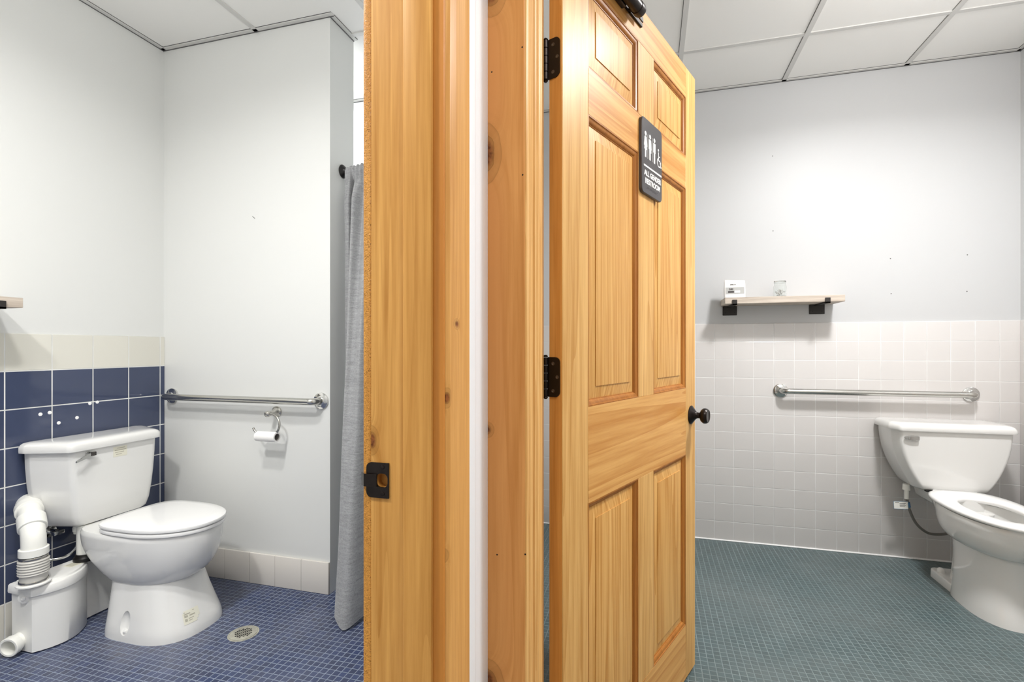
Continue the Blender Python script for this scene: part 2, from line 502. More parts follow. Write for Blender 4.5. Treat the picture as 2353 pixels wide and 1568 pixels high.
box_struct('wall_hall_back', (-0.43, XR+0.1, -2.3, -2.2, 0, CZ), M['paint_hall'], 'white hallway wall facing the two doors', 'wall')

# ceilings: lay-in panels with a white grid and a wall angle
def ceiling(name, x0, x1, y0, y1, xs, ys, label, angles, slabs):
    b = B()
    for q in slabs: bx(b, *q, CZ, CZ+0.08)
    c = struct(name, b, M['ceil'], label, 'ceiling')
    for x in xs:
        b = B(); bx(b, x-0.012, x+0.012, y0, y1, CZ-0.006, CZ+0.002); o = obj('grid_bar', b, M['grid'], c)
        b = B(); bx(b, x-0.0145, x-0.012, y0, y1, CZ-0.0012, CZ+0.002); obj('painted_shadow', b, M['shade_line'], o)  # dark strip drawn as the bar's shadow line
    for y in ys:
        b = B(); bx(b, x0, x1, y-0.012, y+0.012, CZ-0.005, CZ+0.002); o = obj('grid_bar', b, M['grid'], c)
        b = B(); bx(b, x0, x1, y+0.012, y+0.0145, CZ-0.0012, CZ+0.002); obj('painted_shadow', b, M['shade_line'], o)
    for (ax0, ax1, ay0, ay1, side) in angles:
        b = B(); bx(b, ax0, ax1, ay0, ay1, CZ-0.006, CZ+0.002); o = obj('wall_angle', b, M['grid'], c)
        b = B()
        t = 0.0028
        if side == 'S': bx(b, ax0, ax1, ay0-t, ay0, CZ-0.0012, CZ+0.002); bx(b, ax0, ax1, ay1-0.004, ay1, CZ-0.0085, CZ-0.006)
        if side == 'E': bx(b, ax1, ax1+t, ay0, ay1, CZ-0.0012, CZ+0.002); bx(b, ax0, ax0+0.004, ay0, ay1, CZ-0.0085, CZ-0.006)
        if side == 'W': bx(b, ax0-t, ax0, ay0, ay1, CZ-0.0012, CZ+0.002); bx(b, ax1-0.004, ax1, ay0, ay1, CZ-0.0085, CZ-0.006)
        if b.verts: obj('painted_shadow', b, M['shade_line'], o)
        else: b.free()
    return c
ceiling('ceiling', XL, -0.85, -1.0, YS, [-1.887,-1.277], [0.98,2.2], 'white panelled grid ceiling of the left restroom',
        [(XL,XL+0.022,-1.0,YL,'E'), (XL,XP+0.022,YL-0.022,YL,'S'), (XP,XP+0.022,YL,2.24,'E'), (XL,-0.85,YS-0.022,YS,'S')],
        [(XL,-0.80,-1.0,YS),(-0.80,-0.43,-1.0,YH+0.06),(-0.80,-0.50,YH+0.06,1.90)])
ceiling('ceiling.001', -0.75, XR, YH+0.14, YR, [0.158,0.757,1.372], [1.585,2.805], 'white panelled grid ceiling of the right restroom',
        [(-0.75,XR,YR-0.02,YR,'S'), (XR-0.02,XR,YH+0.14,YR,'W')],
        [(-0.50,XR,YH+0.14,1.90),(-0.80,XR,1.90,YR)])
b = B(); bx(b, -0.43, XR, -2.2, YH+0.14, CZ, CZ+0.08)
struct('ceiling.002', b, M['ceil'], 'white hallway ceiling in front of the doors', 'ceiling')

# wall tiling (slabs standing a little proud of the painted walls)
b = B(); bx(b, XL, XL+0.007, -1.0, YL, 0, 1.229, 0.002, 1)
tl = struct('trim_1', b, M['tile_blue'], 'blue and cream square tiles on the wall behind the left toilet', 'wall tiles')
# ragged opening in the tiles round the waste pipe
hole = B()
lathe(hole, [(0.063,-0.03),(0.063,0.03)], (XL, 1.462, 0.500), (1,0,0), 14)
for v in hole.verts: v.co.y += random.uniform(-0.006,0.006); v.co.z += random.uniform(-0.006,0.006)
cut(tl, hole)
hole = B(); lathe(hole, [(0.055,-0.10),(0.055,0.03)], (XL, 1.462, 0.500), (1,0,0), 20)
cut(w, hole)
for (y, z) in ((1.4875,0.890),(1.521,0.893),(1.555,0.844),(1.6265,0.857),(1.680,0.915),(1.7115,0.918)):
    b = B(); lathe(b, [(0.0075,0),(0.0072,0.0012),(0.004,0.0018)], (XL+0.0068, y, z), (1,0,0), 14)
    obj('filled_hole', b, M['plug'], tl)
b = B(); bx(b, XL, XP, YL-0.012, YL, 0, 0.152, 0.004, 2)
struct('baseboard_partition', b, M['tile_base'], 'cream tile baseboard under the grab bar wall at left', 'baseboard')
b = B(); bx(b, -0.75, XR, YR-0.008, YR, 0, 1.317, 0.003, 2)
t2 = struct('trim_2', b, M['tile_white'], 'white square tiles on the wall under the shelf', 'wall tiles')
b = B(); bx(b, -0.75, XR-0.008, YR-0.014, YR-0.007, 0, 0.007, 0.002, 1); obj('caulk_line', b, M['plug'], t2)
b = B(); bx(b, XR-0.008, XR, YH+0.14, YR-0.008, 0, 1.317, 0.003, 2)
struct('trim_3', b, M['tile_white_side'], 'white square tiles on the side wall right of the right toilet', 'wall tiles')

# nail holes and marks left in the paint
wf = bpy.data.objects['wall_far']
for (x, z, r) in ((1.297,1.672,0.0032),(1.300,1.475,0.0028),(1.654,1.675,0.0032),(1.652,1.477,0.003),(0.697,2.31,0.0025),(0.70,1.865,0.0028)):
    b = B(); lathe(b, [(r,0),(r*0.8,0.0008)], (x, YR-0.0004, z), (0,-1,0), 10); obj('nail_hole', b, M['hole'], wf)
b = B(); tube(b, [(-1.915,YL-0.0003,1.828),(-1.905,YL-0.0012,1.820),(-1.90,YL-0.0003,1.816)], 0.0012, 6)
obj('scratch_mark', b, M['hole'], bpy.data.objects['wall_partition'])

# ------------------------------------------------------------------ left door frame (strike side) and white corner trim
JY = 0.705
fr = thing('trim_4', 'amber pine door frame with dark strike plate, left of the white strip', 'door frame', (-0.38, JY, 0), kind='structure')
def wprism(poly, z0, z1):
    t = B(); prism(t, poly, z0, z1); return t
HT = 2.2
obj('jamb', wprism([(-0.4300,JY),(-0.4300,JY+0.022),(XH,JY+0.022),(XH,JY)], 0, HT), M['jambwood'], fr, True)
obj('jamb_edge', wprism(round_poly([(-0.4455,JY+0.0015),(-0.4306,JY+0.0015),(-0.4306,JY+0.09),(-0.4455,JY+0.09)], 0.002, 2), 0, HT), M['roughwood'], fr, True, 'rough sawn edge strip')
obj('door_stop', wprism(round_poly([(-0.3700,JY-0.009),(-0.3215,JY-0.009),(-0.3215,JY),(-0.3700,JY)], [0.0025,0.001,0.0005,0.0005], 3), 0, HT), M['stopwood'], fr, True)
cas = [(XH,JY+0.003),(-0.3035,JY+0.003),(-0.2985,JY+0.010),(-0.2965,JY+0.030),(-0.2965,JY+0.070),(-0.3000,JY+0.100),(-0.3060,JY+0.106),(XH,JY+0.106)]
obj('casing', wprism(round_poly(cas, 0.004, 3), 0, HT), M['casingleft'], fr, True)
obj('casing_edge', wprism([(-0.3213,JY-0.0025),(-0.3042,JY-0.0025),(-0.3042,JY+0.0028),(-0.3213,JY+0.0028)], 0, HT), M['casingedge'], fr, True, 'darker orange reveal strip')
# strike plate
sp = B()
S0, S1 = -0.4375, -0.3975
pl = round_poly([(S0,0.932),(S1,0.932),(S1,0.988),(S0,0.988)], [0.009,0.0006,0.0006,0.009], 5)
def y_plate(poly, y0, y1):  # poly in x,z -> slab between y0 and y1
    t = B(); prism(t, poly, y0, y1); t.transform(Matrix(((1,0,0,0),(0,0,1,0),(0,1,0,0),(0,0,0,1)))); return t
spo = obj('strike_plate', y_plate(pl, JY-0.0022, JY+0.0018), M['bronze'], fr, True)
c = y_plate(round_poly([(-0.4200,0.949),(-0.3995,0.949),(-0.3995,0.971),(-0.4200,0.971)], 0.008, 6), JY-0.02, JY+0.010)
c.transform(fr.matrix_basis.inverted())
cut(spo, c)
c = y_plate(round_poly([(-0.4200,0.949),(-0.3995,0.949),(-0.3995,0.971),(-0.4200,0.971)], 0.008, 6), JY-0.02, JY+0.014)
c.transform(fr.matrix_basis.inverted())
cut(bpy.data.objects['jamb'], c)
lp = B()
prof = [(-0.4180,-0.0030),(-0.4290,-0.0055),(-0.4390,-0.0060),(-0.4475,0.0010),(-0.4510,0.0090)]
ring = [[(x, JY+dy-0.0010, z0+s) for (z0,s) in ((0.9500,0),(0.9700,0))] + [(x, JY+dy+0.0010, z0) for z0 in (0.9700,0.9500)] for x, dy in prof]
loft(lp, ring); obj('strike_lip', lp, M['bronze'], spo, False)
bpy.data.objects['strike_lip'].data.transform(fr.matrix_basis.inverted())
for z in (0.981, 0.939):
    s = B(); lathe(s, [(0.0036,0),(0.0034,0.0008),(0.002,0.0011)], (-0.4085,JY-0.0022,z), (0,-1,0), 14)
    s.transform(fr.matrix_basis.inverted()); obj('screw', s, M['bronze'], spo)

wt = [(XH-0.002,0.8120),(-0.3080,0.8120),(-0.3040,0.8160),(-0.3035,0.8420),(-0.3055,0.8520),(-0.3055,0.8900),(-0.3085,0.9000),(-0.3100,0.9360),(XH-0.002,0.9360)]
struct('trim_5', wprism(round_poly(wt, 0.0025, 3), 0, CZ), M['trimwhite'], 'white painted corner strip between the two pine door frames', 'trim')

# ------------------------------------------------------------------ right door frame (hinge side)
fr2 = thing('trim_6', 'knotty pine door frame with reeded edge beside the white strip', 'door frame', (-0.27, 0.94, 0), kind='structure')
CY = 0.935
ck = round_poly([(-0.3165,CY),(-0.2330,CY),(-0.2330,CY+0.016),(-0.3165,CY+0.016)], [0.0015,0.004,0.001,0.001], 3)
obj('casing', wprism(ck, 0, HT), M['knotwood'], fr2, True, 'knotty flat casing board')
kc_ = fr2.children[0]
for (x, z) in ((-0.2400,1.7540),(-0.3020,1.7150),(-0.2390,1.5060),(-0.2910,0.7630),(-0.2340,0.7700),(-0.3130,1.2650)):
    t = B(); lathe(t, [(0.0017,0),(0.0013,0.0006)], (x, CY+0.0001, z), (0,-1,0), 10)
    t.transform(fr2.matrix_basis.inverted()); obj('nail_hole', t, M['dark'], kc_)
XJ = -0.2305
jp = [(-0.2525,CY+0.001),(-0.2318,CY+0.001),(XJ,CY+0.004),(XJ,0.955),(XJ-0.002,0.957),(XJ,0.959),(XJ,0.985),
      (XJ-0.002,0.987),(XJ+0.0035,0.989),(XJ+0.0050,0.996),(XJ+0.0030,0.999),(XJ+0.0060,1.002),(XJ+0.0068,1.012),(XJ+0.0045,1.015),(XJ+0.0070,1.018),(XJ+0.0074,1.027),(XJ+0.0050,1.030),(XJ+0.0072,1.033),
      (XJ+0.0072,1.043),(XJ,1.046),(XJ,1.092),(-0.2525,1.092)]
obj('jamb', wprism(jp, 0, HT), M['reedwood'], fr2, True, 'paler reeded jamb')
jb = B(); bx(jb, 0.700, 0.722, CY, 1.092, 0, HT, 0.002, 1); obj('jamb', jb, M['reedwood'], fr2, True)
jb = B(); bx(jb, 0.705, 0.79, CY-0.001, CY+0.016, 0, HT+0.06, 0.002, 1); obj('casing', jb, M['reedwood'], fr2, True)
jb = B(); bx(jb, -0.2525, 0.722, CY, 1.092, 2.168, 2.19, 0.002, 1); obj('head_jamb', jb, M['doorrail'], fr2, True)

# ------------------------------------------------------------------ the open six-panel door
DA = math.radians(22.1)
dd = Vector((math.sin(DA), math.cos(DA), 0)); dn = Vector((math.cos(DA), -math.sin(DA), 0))
P1 = Vector((-0.1873, 1.0872, 0))
# local frame: x along the width from the hinge edge, y = -outward normal, z up
door = thing('door_1', 'honey pine six panel door standing open with restroom sign', 'door', P1, PI/2 - DA, kind='structure')
DW, D0, D1, DT = 0.914, 0.011, 2.155, 0.035
US = [0.117, 0.409, 0.521, 0.813]
ZS = [0.200, 0.797, 1.029, 1.730, 1.841, 2.049]
def slab(x0,x1,z0,z1,bev=0.0012): return bx(B(), x0,x1,0,DT,z0,z1,bev,1)
obj('stile', slab(0,US[0],D0,D1), M['doorstile'], door)
obj('stile', slab(US[3],DW,D0,D1), M['doorstile'], door)
for z0, z1 in ((D0,ZS[0]),(ZS[1],ZS[2]),(ZS[3],ZS[4]),(ZS[5],D1)):
    obj('rail', slab(US[0],US[3],z0,z1,0.0008), M['doorrail'], door)
for z0, z1 in ((ZS[0],ZS[1]),(ZS[2],ZS[3]),(ZS[4],ZS[5])):
    obj('mullion', slab(US[1],US[2],z0,z1,0.0008), M['doorstile'], door)
def rect(x0,x1,z0,z1,y): return [(x0,y,z0),(x1,y,z0),(x1,y,z1),(x0,y,z1)]
for (u0,u1) in ((US[0],US[1]),(US[2],US[3])):
    for (z0,z1) in ((ZS[0],ZS[1]),(ZS[2],ZS[3]),(ZS[4],ZS[5])):
        pb = B()
        for sgn in (0,1):
            Y = (lambda d: d) if sgn == 0 else (lambda d: DT-d)
            loft(pb, [rect(u0+e,u1-e,z0+e,z1-e,Y(d)) for e,d in ((0.002,0.0170),(0.002,0.0115),(0.018,0.0115),(0.018,0.0112),(0.047,0.0062),(0.047,0.0044),(0.049,0.0042))])
        obj('panel', pb, M['doorpanel'], door, angle=20)
        mb = B()
        for sgn in (0,1):
            Y = (lambda d: d) if sgn == 0 else (lambda d: DT-d)
            loft(mb, [rect(u0+e,u1-e,z0+e,z1-e,Y(d)) for e,d in ((-0.001,0.0125),(-0.001,0.0004),(0.003,0.0002),(0.004,0.0022),(0.008,0.0034),(0.0125,0.0065),(0.0145,0.0095),(0.0165,0.0098),(0.0170,0.0125))], False, False)
        obj('panel_moulding', mb, M['doormould'], door, angle=25)
# hinge edge strip shows long grain: slightly proud veneer of the stile
eb = B(); bx(eb, -0.0008, 0.0004, 0.001, DT-0.001, D0+0.001, D1-0.001); obj('door_edge', eb, M['dooredge'], door)
# hinges on the edge
def hinge(zc):
    hgt = 0.089
    t = B()
    # leaf on the door edge, in the y-z plane, rounded corners at the outer-face side
    poly = round_poly([(0.0055,zc-hgt/2),(DT+0.002,zc-hgt/2),(DT+0.002,zc+hgt/2),(0.0055,zc+hgt/2)], [0.012,0.0005,0.0005,0.012], 5)
    prism(t, poly, 0, 0.0024)
    # poly (a,b)->(y,z), extrude along -x
    t.transform(Matrix(((0,0,-1,-0.0008),(1,0,0,0),(0,1,0,0),(0,0,0,1))))
    h = obj('hinge', t, M['bronze'], door)
    k = B()
    zz = zc-hgt/2
    for i in range(5):
        lathe(k, [(0.0045,0),(0.0058,0.0006),(0.0058,hgt/5-0.0012),(0.0045,hgt/5-0.0006)], (-0.0052, DT+0.0062, zz+i*hgt/5), (0,0,1), 16)
    lathe(k, [(0.0045,0),(0.0056,0.002),(0.003,0.005)], (-0.0052, DT+0.0062, zc+hgt/2), (0,0,1), 16)
    lathe(k, [(0.003,0),(0.0054,0.003),(0.0045,0.005)], (-0.0052, DT+0.0062, zc-hgt/2-0.005), (0,0,1), 16)
    obj('hinge_barrel', k, M['bronze'], h)
    for (yy, dz) in ((0.023,0.030),(0.012,0.0),(0.023,-0.031)):
        s = B(); lathe(s, [(0.0042,0),(0.004,0.0006),(0.0022,0.0007),(0.0018,0.0002)], (-0.0032, yy, zc+dz), (-1,0,0), 14)
        obj('screw', s, M['screw'], h)
hinge(1.105); hinge(1.817); hinge(0.28)
# knob
kb = B()
kx, kz = 0.868, 0.930
lathe(kb, [(0.0,0.0),(0.033,0.0),(0.0335,0.003),(0.030,0.006),(0.028,0.0075),(0.022,0.012),(0.014,0.018),(0.0105,0.024),(0.0100,0.034)], (kx,0.0005,kz), (0,-1,0), 36)
rose = obj('door_knob', kb, M['bronze'], door)
kb = B()
lathe(kb, [(0.0095,0.031),(0.0120,0.0335),(0.0215,0.038),(0.0268,0.045),(0.0275,0.050),(0.0262,0.056),(0.0225,0.0610),(0.0215,0.0612),(0.0205,0.0606),(0.0,0.0606)], (kx,0.0005,kz), (0,-1,0), 36)
obj('knob_head', kb, M['bronze'], rose)
# closer on the top rail
cb = B()
cz = 2.090
tube(cb, [(0.08,-0.030,cz),(0.335,-0.030,cz)], 0.0165, 24)
clo = obj('door_closer', cb, M['bronze'], door)
cb = B(); lathe(cb, [(0.0165,0),(0.0180,0.001),(0.0180,0.020),(0.0165,0.026),(0.010,0.029),(0.0,0.029)], (0.328,-0.030,cz), (1,0,0), 24)
obj('closer_cap', cb, M['bronze'], clo)
cb = B(); bx(cb, 0.300,0.425,-0.006,0.0004,cz+0.002,cz+0.013,0.001,1); bx(cb, 0.340,0.398,-0.020,-0.016,cz-0.004,cz+0.010,0.001,1); bx(cb, 0.336,0.345,-0.032,0.0,cz+0.002,cz+0.012,0.001,1)
obj('closer_bracket', cb, M['bronze'], clo)
cb = B(); bx(cb, 0.10,0.30,-0.014,0.0004,cz-0.010,cz+0.012,0.002,2); obj('mounting_plate', cb, M['bronze'], clo)

# restroom sign on the door
sx0, sx1, sz0, sz1 = 0.412, 0.564, 1.618, 1.836
sign = thing('door_sign', 'charcoal all gender restroom sign with white figures on the pine door', 'sign', P1 + dd*sx0 + Vector((0,0,sz0)), PI/2 - DA)
SWd, SHt = sx1-sx0, sz1-sz0
TY = Matrix(((1,0,0,0),(0,0,1,0),(0,1,0,0),(0,0,0,1)))   # (a,b,c)->(x=a, y=c, z=b)
def splate(poly, y0, y1): 
    t = B(); prism(t, poly, y0, y1, TY); return t
pb = B(); loft(pb, [[(p[0],y,p[1]) for p in round_poly([(e,e),(SWd-e,e),(SWd-e,SHt-e),(e,SHt-e)], 0.014-e*0.5, 6)] for e,y in ((0,-0.0005),(0,-0.0080),(0.0012,-0.0095))])
obj('plate', pb, M['signplate'], sign)
Y0, Y1 = -0.0092, -0.0104
def figure(cx, kind):
    t = B()
    z0 = SHt*0.475; h = SHt*0.345
    top = z0+h
    r = h*0.085
    prism(t, [(cx+r*math.cos(2*PI*i/16), top-r+r*math.sin(2*PI*i/16)) for i in range(16)], Y0, Y1, TY)
    sh = top-2.35*r
    w = 0.0085
    if kind == 'man':
        prism(t, [(cx-w,sh),(cx+w,sh),(cx+w,sh-h*0.38),(cx+w*0.72,sh-h*0.38),(cx+w*0.68,sh-h*0.08),(cx+w*0.58,z0),(cx+0.0008,z0),(cx+0.0008,sh-h*0.42),(cx-0.0008,sh-h*0.42),(cx-0.0008,z0),(cx-w*0.58,z0),(cx-w*0.68,sh-h*0.08),(cx-w*0.72,sh-h*0.38),(cx-w,sh-h*0.38)], Y0, Y1, TY)
    elif kind == 'woman':
        prism(t, [(cx-w*0.8,sh),(cx+w*0.8,sh),(cx+w*1.35,sh-h*0.36),(cx+w*1.05,sh-h*0.38),(cx+w*0.62,sh-h*0.12),(cx+w*1.1,sh-h*0.50),(cx+w*0.55,sh-h*0.50),(cx+w*0.5,z0),(cx+0.0008,z0),(cx+0.0008,sh-h*0.50),(cx-0.0008,sh-h*0.50),(cx-0.0008,z0),(cx-w*0.5,z0),(cx-w*0.55,sh-h*0.50),(cx-w*1.1,sh-h*0.50),(cx-w*0.62,sh-h*0.12),(cx-w*1.05,sh-h*0.38),(cx-w*1.35,sh-h*0.36)], Y0, Y1, TY)
    else:
        prism(t, [(cx-w,sh),(cx+w*0.8,sh),(cx+w*1.3,sh-h*0.36),(cx+w*1.0,sh-h*0.38),(cx+w*0.62,sh-h*0.12),(cx+w*1.05,sh-h*0.50),(cx+w*0.5,sh-h*0.50),(cx+w*0.5,z0),(cx+0.0008,z0),(cx+0.0008,sh-h*0.46),(cx-0.0008,sh-h*0.46),(cx-0.0008,z0),(cx-w*0.58,z0),(cx-w*0.68,sh-h*0.08),(cx-w*0.72,sh-h*0.38),(cx-w,sh-h*0.38)], Y0, Y1, TY)
    return t
for cx, k in ((0.024,'woman'),(0.057,'both'),(0.090,'man')):
    obj('figure', figure(cx, k), M['signwhite'], sign)
for cx in (0.0405, 0.0735):
    obj('divider', splate([(cx-0.0006,SHt*0.475),(cx+0.0006,SHt*0.475),(cx+0.0006,SHt*0.80),(cx-0.0006,SHt*0.80)], Y0, Y1), M['signwhite'], sign)
wc = B()
wx, wz, wr = 0.126, SHt*0.535, 0.0145
arc = [(wx+wr*math.cos(a), wz+wr*math.sin(a)) for a in [math.radians(110+i*(270/28)) for i in range(29)]]
inn = [(wx+(wr-0.003)*math.cos(a), wz+(wr-0.003)*math.sin(a)) for a in [math.radians(110+i*(270/28)) for i in range(29)]]
for i in range(28):
    prism(wc, [inn[i],arc[i],arc[i+1],inn[i+1]], Y0, Y1, TY)
def stroke(pts, wd):
    for a, b_ in zip(pts[:-1], pts[1:]):
        d = Vector((b_[0]-a[0], b_[1]-a[1])).normalized(); n = Vector((-d.y,d.x))*wd/2; e = d*wd*0.3
        prism(wc, [(a[0]+n.x-e.x,a[1]+n.y-e.y),(a[0]-n.x-e.x,a[1]-n.y-e.y),(b_[0]-n.x+e.x,b_[1]-n.y+e.y),(b_[0]+n.x+e.x,b_[1]+n.y+e.y)], Y0, Y1, TY)
stroke([(wx-0.004,wz+0.030),(wx-0.003,wz+0.006),(wx+0.008,wz+0.006),(wx+0.014,wz-0.012),(wx+0.0185,wz-0.010)], 0.0034)
stroke([(wx-0.0036,wz+0.018),(wx+0.007,wz+0.018)], 0.0028)
prism(wc, [(wx-0.0045+0.004*math.cos(2*PI*i/12), wz+0.037+0.004*math.sin(2*PI*i/12)) for i in range(12)], Y0, Y1, TY)
obj('wheelchair_symbol', wc, M['signwhite'], sign)
obj('white_bar', splate([(0.012,SHt*0.352),(SWd-0.006,SHt*0.352),(SWd-0.006,SHt*0.375),(0.012,SHt*0.375)], Y0, Y1), M['signwhite'], sign)
for s, zc in (('ALL GENDER',0.268),('RESTROOM',0.165)):
    t = text_bm(s, 0.0215, 0.0012, 0.0006)
    xs = [v.co.x for v in t.verts]; k = 0.128/(max(xs)-min(xs)) if s[0]=='A' else 0.112/(max(xs)-min(xs))
    t.transform(Matrix.Diagonal((k, 1.0, 1, 1)))
    t.transform(Matrix(((1,0,0,SWd/2+0.002),(0,0,-1,-0.0098),(0,1,0,SHt*zc),(0,0,0,1))))
    obj('lettering', t, M['signwhite'], sign)
br = B()
for i in range(16):
    for (dx, dz) in ((0,0),(0.0022,0),(0,0.0024),(0.0022,0.0024),(0,0.0048),(0.0022,0.0048)):
        if random.random() < 0.5:
            lathe(br, [(0.0008,0),(0.0006,0.0005)], (0.034+i*0.0055+dx, -0.0094, SHt*0.072+dz), (0,-1,0), 6)
obj('braille', br, M['signplate'], sign)

# ------------------------------------------------------------------ left toilet
TY0 = 1.655
tl = thing('toilet', 'white toilet with closed lid against the blue tiled wall', 'toilet', (XL, TY0, 0))
# bowl and pedestal: one ceramic body
keys = [(0.0,0.312,0.702,0.166),(0.02,0.312,0.700,0.165),(0.08,0.314,0.675,0.153),(0.15,0.315,0.645,0.139),(0.200,0.314,0.628,0.130),(0.214,0.312,0.622,0.128)]
keys2 = [(0.214,0.300,0.632,0.132),(0.235,0.278,0.660,0.144),(0.27,0.243,0.692,0.158),(0.31,0.205,0.714,0.168),(0.35,0.182,0.726,0.175),(0.39,0.174,0.731,0.178),(0.412,0.174,0.730,0.178),(0.420,0.180,0.725,0.173)]
rings = []
for i in range(13):
    z = 0.214*i/12; fr_, ff_, hw_ = interp(keys, z); rings.append([(f,l,z) for f,l in egg(fr_,ff_,hw_,5.0,0.52,64,2.5)])
for i in range(21):
    z = 0.214+0.206*i/20; fr_, ff_, hw_ = interp(keys2, z); rings.append([(f,l,z) for f,l in egg(fr_,ff_,hw_,4.5,0.50,64,2.1)])
b = B(); loft(b, rings)
bowl = obj('bowl', b, M['porc'], tl, angle=60)
# moulded bolt recess low on the near side
rc = B()
prof = []
for i in range(13):
    a = PI*i/12
    prof.append((0.026*math.sin(a)+1e-4, -0.050*math.cos(a)))
lathe(rc, prof, (0.465,-0.165,0.070), (0,0.25,1), 20)
cut(bowl, rc)
b = B(); lathe(b, [(0.010,0),(0.010,0.006),(0.007,0.010),(0.0,0.011)], (0.466,-0.152,0.034), (0,-0.6,1), 18); obj('bolt_cap', b, M['porc'], tl)
# tank
def tank_ring(hb, hf, f0, fc, f1, z, r=(0.012,0.02,0.03,0.03,0.02,0.012)):
    return [(p[0],p[1],z) for p in round_poly([(f0,-hb),(fc,-hb),(f1,-hf),(f1,hf),(fc,hb),(f0,hb)], list(r), 5)]
b = B()
rings = []
for z, hb, hf, f1 in ((0.420,0.150,0.120,0.165),(0.424,0.172,0.140,0.188),(0.435,0.186,0.150,0.196),(0.47,0.204,0.159,0.201),(0.53,0.220,0.166,0.205),(0.60,0.231,0.172,0.208),(0.68,0.237,0.177,0.210),(0.745,0.239,0.180,0.210)):
    rings.append(tank_ring(hb, hf, 0.025, 0.062, f1, z))
loft(b, rings); tank = obj('tank', b, M['porc'], tl)
b = B()
rings = []
for z, e in ((0.744,-0.004),(0.744,0.012),(0.752,0.013),(0.766,0.012),(0.776,0.007),(0.782,-0.003),(0.785,-0.02),(0.786,-0.05)):
    rings.append(tank_ring(0.245+e, 0.183+e*0.8, 0.022-min(e,0)*0.3, 0.058, 0.212+e, z))
loft(b, rings); obj('tank_lid', b, M['porc'], tl)
# flush lever
b = B(); lathe(b, [(0.013,0),(0.013,0.004),(0.011,0.010),(0.0,0.011)], (0.2095,-0.118,0.722), (1,0,0), 20)
bx(b, 0.2095,0.214,-0.131,-0.103,0.711,0.734,0.002,2)
lev = obj('flush_lever', b, M['chrome'], tl)
b = B(); loft(b, [[(f-0.0035,l,z-h/2),(f+0.0035,l,z-h/2),(f+0.0035,l,z+h/2),(f-0.0035,l,z+h/2)] for f,l,z,h in ((0.226,-0.100,0.727,0.016),(0.228,-0.126,0.722,0.018),(0.233,-0.156,0.713,0.013),(0.237,-0.183,0.704,0.007))])
bmesh.ops.bevel(b, geom=b.edges[:], offset=0.0015, segments=2, affect='EDGES'); obj('lever_arm', b, M['chrome'], lev)
b = B(); lathe(b, [(0.0085,0),(0.0085,0.002),(0.005,0.003)], (0.2300,-0.112,0.7245), (1,0,0), 16); obj('lever_screw', b, M['screw'], lev)
b = B(); bx(b, 0.2285,0.2312,-0.128,-0.101,0.7170,0.7320,0.0005,1); obj('lever_inset', b, M['black'], lev)
# stickers
b = B(); bx(b, 0.2095,0.2106,-0.018,0.042,0.688,0.733,0.0002,1); st = obj('tank_label', b, M['label'], tl, label='faded paper label')
b = B()
for i, (a0,a1) in enumerate(((0.0,0.035),(-0.010,0.040),(-0.008,0.030),(-0.004,0.020))): bx(b, 0.2104,0.2109,a0-0.002,a1-0.002,0.724-i*0.009,0.727-i*0.009)
obj('label_print', b, M['labelink'], st)
# seat ring and lid
def dring(fr_, ff_, hw_, z): return [(f,l,z) for f,l in egg(fr_+0.010,ff_+0.004,hw_-0.001,4.2,0.42,64,2.15)]
b = B(); loft(b, [dring(0.288,0.728,0.176,0.4215),dring(0.284,0.733,0.180,0.424),dring(0.283,0.735,0.181,0.431),dring(0.285,0.733,0.179,0.4365),dring(0.290,0.728,0.175,0.438)])
obj('seat', b, M['seat'], tl)
b = B(); loft(b, [dring(0.290,0.730,0.176,0.4395),dring(0.284,0.736,0.181,0.442),dring(0.282,0.738,0.183,0.449),dring(0.284,0.736,0.181,0.4545),dring(0.292,0.728,0.173,0.4590),dring(0.33,0.69,0.14,0.4625),dring(0.42,0.58,0.07,0.4640)])
obj('seat_lid', b, M['seat'], tl)
for l in (-0.07,0.07):
    b = B(); bx(b, 0.262,0.296,l-0.022,l+0.022,0.419,0.446,0.006,3); obj('seat_hinge', b, M['seat'], tl)
# pedestal sticker, wrapped on the front
def ped_pt(a, z, off):
    fr_, ff_, hw_ = interp(keys, z); fc = fr_+(ff_-fr_)*0.52
    f = fc+(ff_-fc)*math.cos(a)**(2/2.5); l = math.copysign(hw_*abs(math.sin(a))**(2/2.5), a)
    n = Vector((math.cos(a),math.sin(a),0.12)).normalized()*off
    return Vector((f,l,z))+n
b = B(); NA, NZ = 10, 6
a0, a1 = math.radians(-24), math.radians(-2)
grid = [[b.verts.new(ped_pt(a0+(a1-a0)*i/NA, 0.050+0.048*j/NZ, 0.0010)) for i in range(NA+1)] for j in range(NZ+1)]
for j in range(NZ):
    for i in range(NA):
        if (i,j) in ((NA-1,0),(NA-2,0),(NA-1,1),(0,NZ-1)): continue
        b.faces.new((grid[j][i],grid[j][i+1],grid[j+1][i+1],grid[j+1][i]))
ps = obj('base_label', b, M['label'], tl, label='torn faded label')
b = B()
for (j0,j1,i0,i1) in ((0.84,0.90,1,7.5),(0.70,0.78,1,5),(0.50,0.66,1,3.2),(0.52,0.62,4.2,7.6),(0.20,0.40,1,2.6),(0.34,0.40,3.4,6.5),(0.20,0.26,3.4,5.5)):
    q = [b.verts.new(ped_pt(a0+(a1-a0)*i/NA, 0.050+0.048*j, 0.0016)) for i,j in ((i0,j0),(i1,j0),(i1,j1),(i0,j1))]; b.faces.new(q)
obj('label_print', b, M['labelink'], ps)

